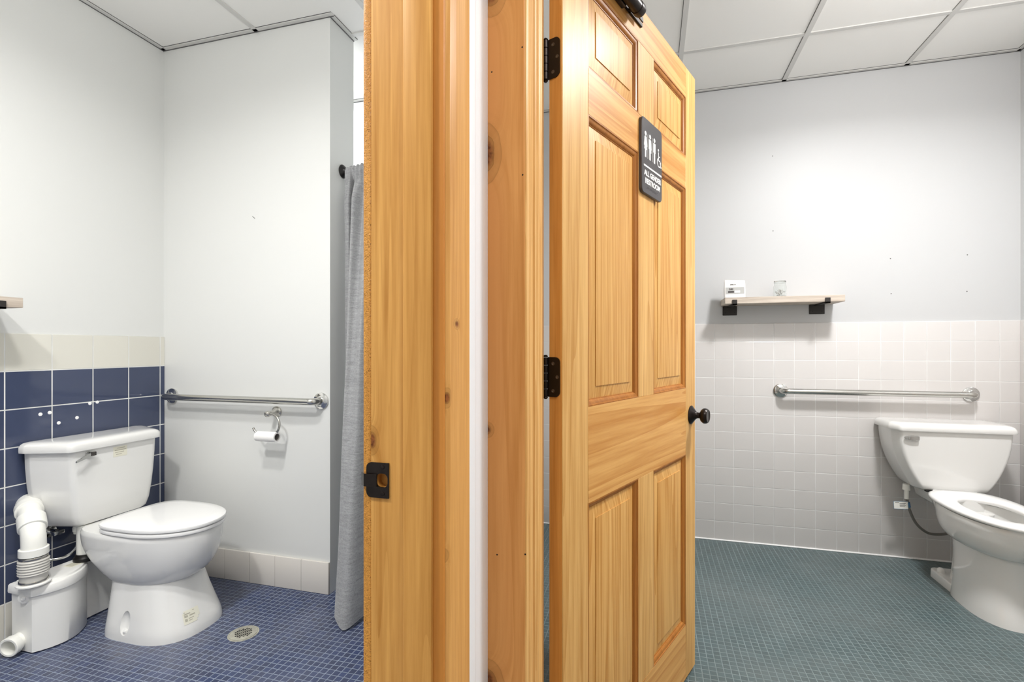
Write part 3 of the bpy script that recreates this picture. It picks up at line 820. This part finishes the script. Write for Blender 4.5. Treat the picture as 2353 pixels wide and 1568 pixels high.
# ------------------------------------------------------------------ macerator pump behind the left toilet
pump = thing('macerator_pump', 'white waste pump box on the blue floor behind the left toilet', 'pump', (XL, 1.5, 0))
def pump_ring(e, z, sc=1.0):
    # plan in (x from wall, y offset): flat back, bulging front
    pts = []
    y0, y1 = -0.166-e, 0.26+e
    n = 40
    for i in range(n+1):
        y = y0+(y1-y0)*i/n
        u = (y-y0)/(0.222+e)
        bul = math.sin(PI*min(max(u*0.86+0.14,0),1))**0.8 if u < 1 else 0.0
        x = (0.176+e+0.078*bul*sc) if u < 1 else 0.150+e
        pts.append((x, y))
    pts = [(0.100-e, y0)] + pts + [(0.100-e, y1)]
    return [(p[0],p[1],z) for p in pts]
b = B(); loft(b, [pump_ring(-0.008,0.002),pump_ring(-0.003,0.006),pump_ring(-0.003,0.12),pump_ring(-0.002,0.228)])
obj('body', b, M['abs'], pump, angle=50)
b = B(); loft(b, [pump_ring(-0.001,0.222),pump_ring(0.005,0.223),pump_ring(0.006,0.230),pump_ring(0.005,0.252),pump_ring(0.001,0.258),pump_ring(-0.010,0.259),pump_ring(-0.013,0.266),pump_ring(-0.024,0.268)])
plid = obj('lid', b, M['abs'], pump, angle=50)
b = B(); lathe(b, [(0.0,0),(0.020,0.0),(0.020,0.006),(0.017,0.0075)], (0.178,-0.1655,0.213), (0.55,-1,0), 20)
ear = obj('lid_clip', b, M['abs'], pump)
b = B(); lathe(b, [(0.008,0),(0.008,0.003),(0.005,0.005)], (0.178+0.0038,-0.1655-0.0068,0.213), (0.55,-1,0), 16); obj('clip_screw', b, M['abs'], ear)
b = B(); bx(b, 0.150,0.195,-0.02,0.10,0.2680,0.2688,0.0,1); lb = obj('warning_label', b, M['label'], pump, label='printed label on the lid')
b = B()
for i in range(6): bx(b, 0.155+i*0.006,0.158+i*0.006,-0.012,0.085-0.01*(i%3),0.2687,0.2691)
obj('label_print', b, M['labelink'], lb)
# open inlet stub pointing at the camera
b = B()
sx_, sy_, sz_ = 0.122, -0.160, 0.044
stub_d = Vector((0.30,-1.0,-0.06)).normalized()
lathe(b, [(0.030,0.0),(0.030,0.035),(0.034,0.036),(0.036,0.040),(0.036,0.060),(0.034,0.062),(0.0275,0.062),(0.0265,0.058),(0.0255,0.012),(0.0,0.012)], (sx_+0.02,sy_+0.012,sz_), stub_d, 32)
obj('inlet_stub', b, M['pvc'], pump)
# spigot from the toilet into the pump
b = B(); lathe(b, [(0.034,0.0),(0.034,0.012),(0.030,0.014),(0.030,0.15)], (0.165,0.055,0.270), (0,0,1), 24); obj('inlet_pipe', b, M['pvc'], pump)
b = B(); lathe(b, [(0.038,0.0),(0.041,0.002),(0.041,0.014),(0.035,0.020),(0.033,0.030)], (0.165,0.055,0.268), (0,0,1), 24); obj('rubber_collar', b, M['black'], pump)

# waste pipe rising from the pump into the wall
PX, PY = 0.202, 1.349
wp = thing('waste_pipe', 'white ribbed waste pipe bending from the pump into the blue tiles', 'pipe', (XL+PX, PY, 0.266))
b = B()
path = smooth_path([(0,0,0.112),(0,0,0.150),(-0.012,0.005,0.190),(-0.055,0.024,0.232),(-0.110,0.050,0.252),(-0.185,0.088,0.262),(-0.250,0.12,0.264)], 8)
tube(b, path, 0.0375, 32); obj('elbow', b, M['pvc'], wp)
def collar(p0, p1, r, mat_='pvc', name='collar', lip=0.003):
    p0 = Vector(p0); p1 = Vector(p1); h = (p1-p0).length
    t = B(); lathe(t, [(r-lip,0),(r,0.002),(r,h-0.002),(r-lip,h)], p0, p1-p0, 32); return obj(name, t, M[mat_], wp)
collar((-0.022,0.010,0.203),(-0.062,0.028,0.2365),0.044)
collar((-0.100,0.045,0.2505),(-0.135,0.062,0.258),0.044)
collar((0,0,0.108),(0,0,0.138),0.0445)
t = B(); lathe(t, [(0.041,0.0),(0.041,0.030),(0.047,0.034)] + [((0.0475 if i%2 else 0.0445),0.038+i*0.005) for i in range(9)] + [(0.047,0.083),(0.043,0.088)], (0,0,0.008), (0,0,1), 32)
obj('ribbed_sleeve', t, M['rubber'], wp)
collar((0,0,0.006),(0,0,0.017),0.0435,'nickel','hose_clamp',0.001)
collar((0,0,0.097),(0,0,0.106),0.0435,'nickel','hose_clamp',0.001)
t = B(); lathe(t, [(0.052,0.0),(0.052,0.004),(0.046,0.007)], (0,0,0.0), (0,0,1), 32); obj('seat_ring', t, M['abs'], wp)

# chrome supply tube of the left toilet
b = B()
tube(b, smooth_path([(0.135,1.548,0.425),(0.135,1.548,0.35),(0.128,1.540,0.315),(0.110,1.515,0.290),(0.085,1.480,0.288),(0.06,1.45,0.295),(0.012,1.44,0.300)],8), 0.0062, 14)
b.transform(Matrix.Translation((XL,0,0)))
sup = thing('supply_tube', 'chrome supply tube curving under the left toilet tank', 'supply tube', (XL+0.135,1.548,0.30))
obj('tube', b, M['chrome'], sup, True)
b = B(); lathe(b, [(0.016,0),(0.016,0.006),(0.012,0.008),(0.020,0.010),(0.020,0.026),(0.017,0.034),(0.017,0.04)], (XL+0.135,1.548,0.380), (0,0,1), 12); obj('coupling_nut', b, M['pvc'], sup, True)
b = B(); lathe(b, [(0.026,0),(0.026,0.003),(0.012,0.006),(0.012,0.045)], (XL+0.007,1.52,0.385), (1,0,0), 24); bx(b, XL+0.045,XL+0.070,1.50,1.54,0.376,0.394,0.004,2); obj('stop_valve', b, M['chrome'], sup, True)

# ------------------------------------------------------------------ grab bars
def grab_bar(xa, xb, yw, z, stand, label):
    g = thing('grab_bar', label, 'grab bar', ((xa+xb)/2, yw, z), group=None)
    r = 0.0162
    yb = yw-stand
    pts = [(xa,yw-0.004,z),(xa,yw-0.022,z)]
    rad = stand-0.026 if stand > 0.05 else 0.028
    R = 0.030
    for i in range(1,9):
        a = PI/2*i/8; pts.append((xa+R*(1-math.cos(a)), yb+R*(1-math.sin(a)), z))
    mid = [(xa+R+(xb-xa-2*R)*i/6, yb, z) for i in range(1,6)]
    pts += mid
    for i in range(0,9):
        a = PI/2*i/8; pts.append((xb-R+R*math.sin(a), yb+R*(1-math.cos(a)), z))
    pts += [(xb,yw-0.022,z),(xb,yw-0.004,z)]
    b = B(); tube(b, pts, r, 24); obj('bar', b, M['steel'], g, True)
    for x in (xa, xb):
        b = B(); lathe(b, [(0.0,0),(0.0385,0),(0.0395,0.003),(0.0390,0.008),(0.034,0.0105),(0.024,0.012),(0.019,0.0135),(0.0165,0.016)], (x,yw,z), (0,-1,0), 40)
        obj('flange', b, M['chrome'], g, True)
    return g
grab_bar(-2.424, -1.514, YL, 0.918, 0.060, 'steel grab bar on the plain white wall above the paper roll')
grab_bar(0.738, 1.663, YR-0.008, 0.920, 0.058, 'steel grab bar on white tiles above the right toilet tank')

# ------------------------------------------------------------------ paper holder and roll
th = thing('paper_holder', 'nickel hook paper holder on the white wall under the grab bar', 'paper holder', (-1.772, YL, 0.852))
b = B(); lathe(b, [(0.0,0),(0.0265,0),(0.0275,0.003),(0.0265,0.006),(0.021,0.009),(0.0195,0.014),(0.013,0.024),(0.0105,0.040),(0.0115,0.052),(0.0140,0.057),(0.0150,0.064),(0.0135,0.071),(0.008,0.0755),(0.0,0.077)], (-1.768,YL,0.857), (0.0,-1,-0.06), 32)
obj('mount', b, M['nickel'], th, True)
b = B()
hook = [(-1.768,YL-0.063,0.856),(-1.745,YL-0.064,0.855),(-1.716,YL-0.066,0.844),(-1.697,YL-0.070,0.822),(-1.693,YL-0.073,0.796),(-1.703,YL-0.076,0.772),(-1.725,YL-0.078,0.7625),(-1.765,YL-0.078,0.761),(-1.812,YL-0.078,0.763),(-1.828,YL-0.078,0.772),(-1.838,YL-0.078,0.786)]
tube(b, smooth_path(hook,6), 0.0052, 14); obj('arm', b, M['nickel'], th, True)
roll = thing('toilet_paper_roll', 'nearly used up white paper roll on the nickel holder', 'toilet paper', (-1.757, YL-0.078, 0.748))
b = B()
prof = [(0.0165,-0.056),(0.0235,-0.056),(0.0240,-0.054),(0.0240,0.054),(0.0235,0.056),(0.0165,0.056)]
n = 36; rings = []
for r, h in prof: rings.append([(h, r*math.cos(2*PI*i/n), r*math.sin(2*PI*i/n)) for i in range(n)])
loft(b, rings, False, False)
obj('paper', b, M['paper'], roll)
b = B(); loft(b, [[(h, r*math.cos(2*PI*i/n), r*math.sin(2*PI*i/n)) for i in range(n)] for r, h in ((0.0166,-0.0562),(0.0166,0.0562),(0.0156,0.0562),(0.0156,-0.0562))], False, False); obj('cardboard_tube', b, M['card'], roll)

# ------------------------------------------------------------------ shower rod and curtain
rod = thing('curtain_rod', 'black curtain rod with round wall flange', 'curtain rod', (XP, 2.144, 2.042))
b = B(); tube(b, [(XP+0.012,2.144,2.042),(-0.86,2.144,2.042)], 0.0125, 20); obj('rod', b, M['black'], rod, True)
b = B(); lathe(b, [(0.0,0),(0.031,0),(0.033,0.004),(0.030,0.009),(0.022,0.014),(0.018,0.022),(0.0165,0.038)], (XP,2.144,2.042), (1,0,0), 32); obj('flange', b, M['black'], rod, True)

# plan of the cloth just under the rod and at the hem: (x, y) running away from the free edge
PT = [(-1.442,2.120),(-1.428,2.114),(-1.412,2.116),(-1.408,2.170),(-1.402,2.240),(-1.392,2.180),(-1.380,2.100),(-1.370,2.086),(-1.360,2.098),(-1.352,2.140),(-1.342,2.150),(-1.306,2.114),(-1.296,2.110),(-1.287,2.128),(-1.276,2.148),(-1.262,2.132),(-1.250,2.112),(-1.235,2.124),(-1.22,2.146),(-1.20,2.126),(-1.18,2.112),(-1.15,2.140),(-1.12,2.114),(-1.08,2.142),(-1.04,2.114),(-1.0,2.144),(-0.95,2.114),(-0.90,2.140)]
PB = [(-1.402,2.085),(-1.385,2.075),(-1.372,2.076),(-1.360,2.090),(-1.340,2.090),(-1.312,1.985),(-1.300,1.915),(-1.2955,1.855),(-1.284,1.822),(-1.262,1.803),(-1.236,1.793),(-1.214,1.797),(-1.198,1.822),(-1.188,1.872),(-1.178,1.935),(-1.160,1.985),(-1.128,1.965),(-1.095,1.880),(-1.072,1.850),(-1.045,1.850),(-1.02,1.885),(-0.99,1.925),(-0.95,1.895),(-0.91,1.86),(-0.87,1.885),(-0.83,1.93),(-0.79,1.90),(-0.76,1.88)]
SUB = 8
CT = [(p.x,p.y) for p in smooth_path([(a,b_,0) for a,b_ in PT], SUB)]
CB = [(p.x,p.y) for p in smooth_path([(a,b_,0) for a,b_ in PB], SUB)]
NC = len(CT)
def pocket(i, ang):
    x = CT[i][0]; s_ = x+1.442
    fold = 1.0-math.exp(-(s_/0.03)**2)
    r = 0.0175+fold*(0.005+0.0055*math.sin(2*PI*s_/0.021))
    return (x, 2.144-r*math.cos(ang), 2.042+(r+0.004*fold*math.sin(2*PI*s_/0.027))*math.sin(ang))
rowsC = []
for q in range(5): rowsC.append([(CT[i][0], 2.144+0.0165+0.001*q, 1.995+0.0094*q) for i in range(NC)])
for q in range(9):
    ang = PI-PI*q/8; rowsC.append([pocket(i, ang) for i in range(NC)])
NR = 64
for j in range(1, NR+1):
    z = 2.042-(2.042-0.045)*j/NR
    k = min(1.0, max(0.0, (2.0-z)/1.95))**0.92
    w = min(1.0, max(0.0, (2.035-z)/0.16)); w = w*w*(3-2*w)
    row = []
    for i in range(NC):
        x = CT[i][0]*(1-k)+CB[i][0]*k; y = CT[i][1]*(1-k)+CB[i][1]*k
        px_, py_, _ = pocket(i, 0.0)
        y = py_*(1-w)+y*w
        zz = z
        # the hem corner of the big fold reaches the floor
        if z < 0.35:
            d_ = (0.35-z)/0.30
            c_ = math.exp(-((x+1.215)/0.045)**2)
            zz = z-0.036*d_*d_*c_; y -= 0.012*d_*c_
        y += 0.0035*math.sin(zz*9+x*40)*k
        row.append((x, y, max(zz, 0.006)))
    rowsC.append(row)
b = B()
loft(b, rowsC, False, False, closed=False)
cur = obj('shower_curtain', b, M['cloth'], angle=80)
md = cur.modifiers.new('thickness','SOLIDIFY'); md.thickness = 0.0022
tag(cur, 'grey linen shower curtain hanging from the black rod beside the left doorway', 'curtain')

# ------------------------------------------------------------------ floor drain
dr = thing('floor_drain', 'round perforated drain cover in the blue mosaic floor', 'drain', (-1.606, 1.667, 0))
b = B(); lathe(b, [(0.058,0.0),(0.058,0.0012),(0.0535,0.002),(0.0530,0.0005)], (-1.606,1.667,0.0), (0,0,1), 48); obj('rim', b, M['drain'], dr, True)
b = B(); lathe(b, [(0.0518,0.0002),(0.0518,0.0026),(0.0500,0.0034),(0.0,0.0036)], (-1.606,1.667,0.0), (0,0,1), 48); obj('cover', b, M['drain'], dr, True)
b = B()
for i in range(-3,4):
    for j in range(-3,4):
        x, y = i*0.0098, j*0.0098
        if x*x+y*y > 0.0325**2: continue
        c, s = math.cos(0.02), math.sin(0.02)
        h = 0.0034 if (abs(i)+abs(j)) < 5 else 0.002
        bx(b, -1.606+x-h, -1.606+x+h, 1.667+y-h, 1.667+y+h, 0.0028, 0.00385)
obj('hole', b, M['dark'], dr, True)

# ------------------------------------------------------------------ shelves
def shelf(x0, x1, y0, y1, z0, z1, label):
    s = thing('wall_shelf', label, 'shelf', ((x0+x1)/2,(y0+y1)/2,z0))
    b = B(); bx(b, x0,x1,y0,y1,z0,z1,0.0012,1); obj('board', b, M['shelf'], s, True)
    return s
ZT, ZB = 1.459, 1.423
rs = shelf(0.411, 1.014, 3.075, YR, ZB, ZT, 'pale oak shelf with dark brackets on the grey wall, pouch and jar on it')
for xc in (0.462, 0.930):
    b = B()
    bx(b, xc-0.040,xc+0.040,YR-0.006,YR,ZB-0.056,ZB,0.002,1)
    k = obj('bracket', b, M['bracket'], rs, True)
    b = B()
    bx(b, xc-0.0125,xc+0.0125,3.067,YR-0.004,ZB-0.008,ZB,0.001,1); bx(b, xc-0.0125,xc+0.0125,3.067,3.075,ZB-0.008,ZB+0.022,0.001,1)
    o = obj('bracket_arm', b, M['bracket'], k); o.data.transform(rs.matrix_basis.inverted())
    for dx in (-0.026,0.026):
        b = B(); lathe(b, [(0.004,0),(0.004,0.0015),(0.002,0.002)], (xc+dx,YR-0.006,ZB-0.040), (0,-1,0), 12); o = obj('screw', b, M['black'], k); o.data.transform(rs.matrix_basis.inverted())
ls = shelf(XL, -2.31, 0.72, 1.330, 1.323, 1.361, 'pale oak shelf end on the white wall above the blue tiles')
for yc in (1.262, 0.82):
    b = B(); bx(b, XL,XL+0.006,yc-0.04,yc+0.04,1.323-0.056,1.323,0.002,1); k = obj('bracket', b, M['bracket'], ls, True)
    b = B(); bx(b, XL+0.004,-2.302,yc-0.0125,yc+0.0125,1.315,1.323,0.001,1); bx(b, -2.310,-2.302,yc-0.0125,yc+0.0125,1.315,1.345,0.001,1)
    o = obj('bracket_arm', b, M['bracket'], k); o.data.transform(ls.matrix_basis.inverted())

# pouch of supplies on the shelf
po = thing('supply_pouch', 'white printed pouch standing on the left end of the shelf', 'pouch', (0.472, 3.150, ZT), math.radians(-4))
b = B()
rings = []
for i in range(9):
    t = i/8; z = 0.001+0.106*t
    d = 0.030*(1-t)**0.8+0.004; w = 0.056+0.003*math.sin(PI*t)-0.002*t
    rings.append([(p[0],p[1],z+ (0.003*math.sin(p[0]*90) if i == 8 else 0)) for p in round_poly([(-w,-d),(w,-d),(w,d),(-w,d)], min(d*0.6,0.012), 4)])
loft(b, rings); obj('bag', b, M['pouch'], po)
def pface(z):  # front face y at height z
    t = (z-0.001)/0.106; return -(0.030*(1-t)**0.8+0.004)-0.0008
def pquad(x0,x1,z0,z1,off=0.0):
    t = B(); n_ = 6
    va = [[t.verts.new((x0+(x1-x0)*i, pface(z0+(z1-z0)*j/n_)-off, z0+(z1-z0)*j/n_)) for i in (0,1)] for j in range(n_+1)]
    for j in range(n_): t.faces.new((va[j][0],va[j][1],va[j+1][1],va[j+1][0]))
    return t
band = obj('print_band', pquad(-0.048,0.050,0.024,0.064), M['greyprint'], po)
obj('dark_label', pquad(-0.036,-0.004,0.031,0.042,0.0008), M['ink'], band)
obj('white_label', pquad(-0.001,0.028,0.031,0.044,0.0008), M['pouch'], band)
for s, zc, xc, sz, mm in (('580',0.0525,-0.019,0.0150,'ink'),('DELTA',0.080,-0.008,0.0100,'ink')):
    t = text_bm(s, sz, 0.0004, 0.0003)
    sl = (pface(zc+0.006)-pface(zc-0.006))/0.012
    t.transform(Matrix(((1,0,0,xc),(0,sl,-1,pface(zc)-0.0012),(0,1,0,zc),(0,0,0,1))))
    obj('lettering', t, M[mm], po)

# glass jar
ja = thing('glass_jar', 'small clear glass jar standing on the shelf beside the pouch', 'jar', (0.712, 3.150, ZT))
b = B(); lathe(b, [(0.0,0.001),(0.030,0.001),(0.034,0.004),(0.034,0.060),(0.031,0.068),(0.029,0.072),(0.029,0.088),(0.0275,0.088),(0.0275,0.073),(0.0295,0.067),(0.0318,0.060),(0.0318,0.006),(0.0,0.005)], (0,0,0), (0,0,1), 40); obj('jar_body', b, M['glass'], ja)
b = B(); lathe(b, [(0.0308,0.080),(0.0312,0.081),(0.0312,0.092),(0.029,0.094),(0.0,0.0945)], (0,0,0), (0,0,1), 40); obj('jar_lid', b, M['glass'], ja)
b = B()
for i in range(26):
    a = random.uniform(0,2*PI); r = random.uniform(0,0.022); z = 0.009+0.036*random.random()
    q = Euler((random.uniform(0,PI),random.uniform(0,PI),0)).to_matrix().to_4x4()
    t = B(); bmesh.ops.create_icosphere(t, subdivisions=1, radius=0.0075); merge(b, t, Matrix.Translation((r*math.cos(a),r*math.sin(a),z)) @ q @ Matrix.Diagonal((1,0.8,0.7,1)))
o = obj('cotton_balls', b, M['plug'], ja); o['kind'] = 'stuff'

# ------------------------------------------------------------------ right toilet
XT = 1.482
tr = thing('toilet', 'white elongated toilet without lid against the white tiled wall', 'toilet', (XT, YR-0.008, 0), -PI/2)
ko = [(0.0,0.350,0.728,0.120),(0.03,0.352,0.722,0.117),(0.10,0.354,0.706,0.110),(0.20,0.352,0.702,0.105),(0.285,0.340,0.714,0.105)]
ko2 = [(0.285,0.312,0.728,0.128),(0.305,0.300,0.750,0.144),(0.34,0.288,0.770,0.158),(0.385,0.280,0.782,0.164),(0.410,0.278,0.786,0.166),(0.425,0.284,0.782,0.163)]
rings = []
for i in range(15):
    z = 0.285*i/14; fr_, ff_, hw_ = interp(ko, z)
    rings.append([(f,l,z) for f,l in egg(fr_,ff_,hw_,3.2,0.50,64,2.3)])
for i in range(15):
    z = 0.285+0.14*i/14; fr_, ff_, hw_ = interp(ko2, z)
    rings.append([(f,l,z) for f,l in egg(fr_,ff_,hw_,2.8,0.45,64,2.1)])
for z, fr_, ff_, hw_ in ((0.426,0.300,0.765,0.150),(0.420,0.345,0.735,0.122),(0.38,0.350,0.725,0.118),(0.31,0.365,0.690,0.102),(0.25,0.40,0.62,0.070),(0.20,0.43,0.56,0.042),(0.19,0.45,0.53,0.02)):
    rings.append([(f,l,z) for f,l in egg(fr_,ff_,hw_,2.3,0.45,64,2.1)])
b = B(); loft(b, rings)
# foot, trapway and tank platform grow out of the same body
def foot(hw0, f0, f1, z0, z1, r, e=0.006):
    t = B()
    loft(t, [[(p[0],p[1],z) for p in round_poly([(f0+q,-hw0+q),(f1-q,-hw0+q),(f1-q,hw0-q),(f0+q,hw0-q)], r, 6)] for z, q in ((z0,0),(z1-e,0.001),(z1-e*0.3,e*0.35),(z1,e))])
    merge(b, t)
foot(0.100, 0.195, 0.46, 0.0, 0.040, 0.03)
t = B(); tr_keys = [(0.02,0.275,0.42,0.068),(0.08,0.285,0.42,0.062),(0.18,0.295,0.42,0.058),(0.26,0.285,0.42,0.062),(0.33,0.255,0.42,0.075),(0.385,0.20,0.42,0.090)]
loft(t, [[(f,l,0.02+0.365*i/14) for f,l in egg(*interp(tr_keys,0.02+0.365*i/14),3.0,0.5,40,3.0)] for i in range(15)]); merge(b, t)
t = B()
loft(t, [[(p[0],p[1],z) for p in round_poly([(0.055,-hw_),(0.24,-hw_),(0.36,-hw_-dx_),(0.36,hw_+dx_),(0.24,hw_),(0.055,hw_)], 0.02, 5)] for z, hw_, dx_ in ((0.365,0.080,0.03),(0.385,0.102,0.042),(0.428,0.110,0.045),(0.434,0.104,0.042))]); merge(b, t)
obj('bowl', b, M['porc'], tr, angle=55)
for l in (-0.072, 0.072):
    b = B(); lathe(b, [(0.017,0),(0.017,0.008),(0.014,0.018),(0.007,0.023),(0.0,0.024)], (0.255,l,0.038), (0,0,1), 24); obj('bolt_cap', b, M['porc'], tr)
# tank
b = B(); rings = []
for z, hb, f0, f1 in ((0.438,0.115,0.05,0.195),(0.442,0.133,0.035,0.224),(0.450,0.141,0.028,0.231),(0.470,0.154,0.025,0.234),(0.50,0.171,0.023,0.236),(0.53,0.186,0.022,0.237),(0.56,0.199,0.02,0.237),(0.60,0.213,0.02,0.237),(0.64,0.224,0.02,0.237),(0.68,0.231,0.02,0.237),(0.72,0.235,0.02,0.237),(0.745,0.236,0.02,0.237)):
    s = hb
    rings.append([(p[0],p[1],z) for p in round_poly([(f0,-s-0.022),(f1-0.06,-s-0.022),(f1,-s),(f1,s),(f1-0.06,s+0.022),(f0,s+0.022)], [0.01,0.03,0.02,0.02,0.03,0.01], 5)])
loft(b, rings); obj('tank', b, M['porc'], tr)
b = B(); rings = []
for z, e in ((0.744,-0.004),(0.744,0.011),(0.750,0.013),(0.764,0.011),(0.775,0.006),(0.781,-0.004),(0.784,-0.02),(0.785,-0.05)):
    s = 0.238+e
    rings.append([(p[0],p[1],z) for p in round_poly([(0.012-min(e,0)*0.3,-s-0.022),(0.237+e-0.06,-s-0.022),(0.240+e,-s+0.004),(0.240+e,s-0.004),(0.237+e-0.06,s+0.022),(0.012-min(e,0)*0.3,s+0.022)], [0.01,0.03,0.02,0.02,0.03,0.01], 5)])
loft(b, rings); obj('tank_lid', b, M['porc'], tr)
b = B(); bx(b, 0.236,0.243,-0.203,-0.178,0.696,0.720,0.003,2); lev = obj('flush_lever', b, M['chrome'], tr)
b = B(); loft(b, [[(0.243,l,z-h/2),(0.243+d,l,z-h/2),(0.243+d,l,z+h/2),(0.243,l,z+h/2)] for l,z,h,d in ((-0.226,0.710,0.012,0.010),(-0.207,0.709,0.019,0.012),(-0.180,0.708,0.025,0.012),(-0.160,0.708,0.024,0.010))])
bmesh.ops.bevel(b, geom=b.edges[:], offset=0.003, segments=3, affect='EDGES'); obj('lever_arm', b, M['chrome'], lev)
# open seat ring
def sr(fr_, ff_, hw_, z, p=2.8): return [(f,l,z) for f,l in egg(fr_,ff_,hw_,p,0.46,64,2.1)]
b = B()
so = [sr(0.222,0.796,0.160,0.4275), sr(0.214,0.804,0.168,0.430), sr(0.212,0.806,0.170,0.438), sr(0.214,0.804,0.168,0.444), sr(0.224,0.794,0.160,0.4485), sr(0.256,0.765,0.138,0.4500),
      sr(0.345,0.728,0.108,0.4490,2.2), sr(0.356,0.720,0.101,0.4450,2.2), sr(0.360,0.716,0.098,0.438,2.2), sr(0.356,0.720,0.101,0.4275,2.2)]
loft(b, so, False, False); loft(b, [so[-1], so[0]], False, False)
bmesh.ops.remove_doubles(b, verts=b.verts[:], dist=1e-5)
obj('seat', b, M['seat'], tr, angle=60)
for l in (-0.075,0.075):
    b = B(); bx(b, 0.196,0.232,l-0.02,l+0.02,0.432,0.447,0.005,2); obj('seat_hinge', b, M['seat'], tr)
b = B(); bx(b, 0.215,0.238,-0.125,-0.09,0.434,0.441,0.001,1); obj('tank_gasket', b, M['dark'], tr)

# supply hose with tag, under the right tank
hs = thing('supply_hose', 'grey braided water hose with a white tag under the right toilet tank', 'supply hose', (1.292, 3.13, 0.30))
b = B(); tube(b, smooth_path([(1.318,3.130,0.425),(1.320,3.130,0.37),(1.330,3.132,0.315),(1.365,3.140,0.235),(1.420,3.155,0.185),(1.480,3.175,0.172),(1.56,3.20,0.180),(1.63,3.235,0.195)],8), 0.0068, 14); obj('hose', b, M['hose'], hs, True)
b = B(); lathe(b, [(0.018,0),(0.018,0.003),(0.0165,0.026),(0.0165,0.03)], (1.318,3.130,0.411), (0,0,1), 10); lathe(b, [(0.010,0),(0.010,0.05)], (1.319,3.130,0.362), (0,0,1), 14); obj('coupling_nut', b, M['pvc'], hs, True)
b = B(); lathe(b, [(0.0,0),(0.025,0),(0.025,0.003),(0.012,0.006),(0.012,0.05),(0.0,0.051)], (1.640,YR-0.008,0.20), (0,-1,0), 20); obj('stop_valve', b, M['chrome'], hs, True)
b = B(); tube(b, [(1.326,3.1312,0.345),(1.331,3.1325,0.318)], 0.0085, 12); obj('tag_wrap', b, M['blueprint'], hs, True)
tgm = Matrix.Translation((1.318,3.122,0.330)) @ Matrix.Rotation(math.radians(-3),4,'Y')
b = B(); bx(b, -0.062,0.004,-0.0006,0.0006,-0.021,0.021); b.transform(tgm); tg = obj('tag', b, M['pvc'], hs, True, 'white printed tag with blue border')
b = B(); bx(b, -0.062,-0.0605,-0.0010,0.0004,-0.021,0.021); bx(b,-0.062,0.004,-0.0010,0.0004,0.0195,0.021); bx(b,-0.062,0.004,-0.0010,0.0004,-0.021,-0.0195); b.transform(tgm); b.transform(hs.matrix_basis.inverted()); obj('tag_border', b, M['blueprint'], tg)
b = B()
for i in range(4): bx(b, -0.034,-0.006-0.004*(i%2),-0.0010,0.0002,0.009-i*0.006,0.011-i*0.006)
bx(b, -0.054,-0.036,-0.0010,0.0002,0.013,0.0155)
b.transform(tgm); b.transform(hs.matrix_basis.inverted()); obj('tag_print', b, M['ink'], tg)

# ------------------------------------------------------------------ lamps (ceiling lights just out of the frame) and added fill
def area(name, loc, size, power, col=(1,1,1), shape='DISK'):
    l = bpy.data.lights.new(name, 'AREA'); l.shape = shape; l.size = size; l.energy = power; l.color = col
    o = bpy.data.objects.new(name, l); o.location = loc; COL.objects.link(o)
    return o
def area(loc, size, power, col, spread):
    l = bpy.data.lights.new('ceiling_lamp', 'AREA'); l.shape = 'DISK'; l.size = size; l.energy = power; l.color = col; l.spread = math.radians(spread)
    o = bpy.data.objects.new('ceiling_lamp', l); o.location = loc; COL.objects.link(o)
WARM = (1.0,0.985,0.96)
def fill_light(loc, rad, power, col):  # added point light under each lamp, lifts the ceiling and upper walls
    l = bpy.data.lights.new('ceiling_fill_light', 'POINT'); l.shadow_soft_size = rad; l.energy = power; l.color = col
    o = bpy.data.objects.new('ceiling_fill_light', l); o.location = loc; COL.objects.link(o)
area((-1.32, 0.10, 2.72), 0.18, 28, WARM, 160); fill_light((-1.32, 0.10, 2.62), 0.09, 10, WARM)
area((-1.32, 0.78, 2.72), 0.18, 17, WARM, 160); fill_light((-1.32, 0.78, 2.62), 0.09, 6, WARM)
area((1.12, 1.97, 2.72), 0.26, 37, (1.0,0.99,0.985), 160); fill_light((1.12, 1.97, 2.62), 0.10, 19, (1.0,0.99,0.985))
area((0.62, -0.05, 2.72), 0.7, 25, WARM, 180); fill_light((0.62, -0.05, 2.60), 0.15, 8, WARM)
area((-1.85, 2.50, 2.72), 0.25, 10, (0.97,0.985,1.0), 170)
wd = bpy.data.worlds.new('World'); SC.world = wd; wd.use_nodes = True
wd.node_tree.nodes['Background'].inputs[0].default_value = (0.9,0.95,1,1); wd.node_tree.nodes['Background'].inputs[1].default_value = 0.3

# ------------------------------------------------------------------ camera
cd = bpy.data.cameras.new('camera'); cam = bpy.data.objects.new('camera', cd); COL.objects.link(cam)
cam.location = (0,0,1.17); cam.rotation_euler = (PI/2, 0, math.radians(15.57))
cd.sensor_width = 36.0; cd.sensor_fit = 'HORIZONTAL'; cd.lens = 36.0*1143/2353; cd.shift_y = 16/2353; cd.clip_start = 0.02
SC.camera = cam
SC.view_settings.view_transform = 'Standard'; SC.view_settings.look = 'None'; SC.view_settings.gamma = 1.0
SC.view_settings.use_curve_mapping = False; SC.view_settings.exposure = 0.0
SC.cycles.max_bounces = 10; SC.cycles.diffuse_bounces = 6; SC.cycles.glossy_bounces = 6
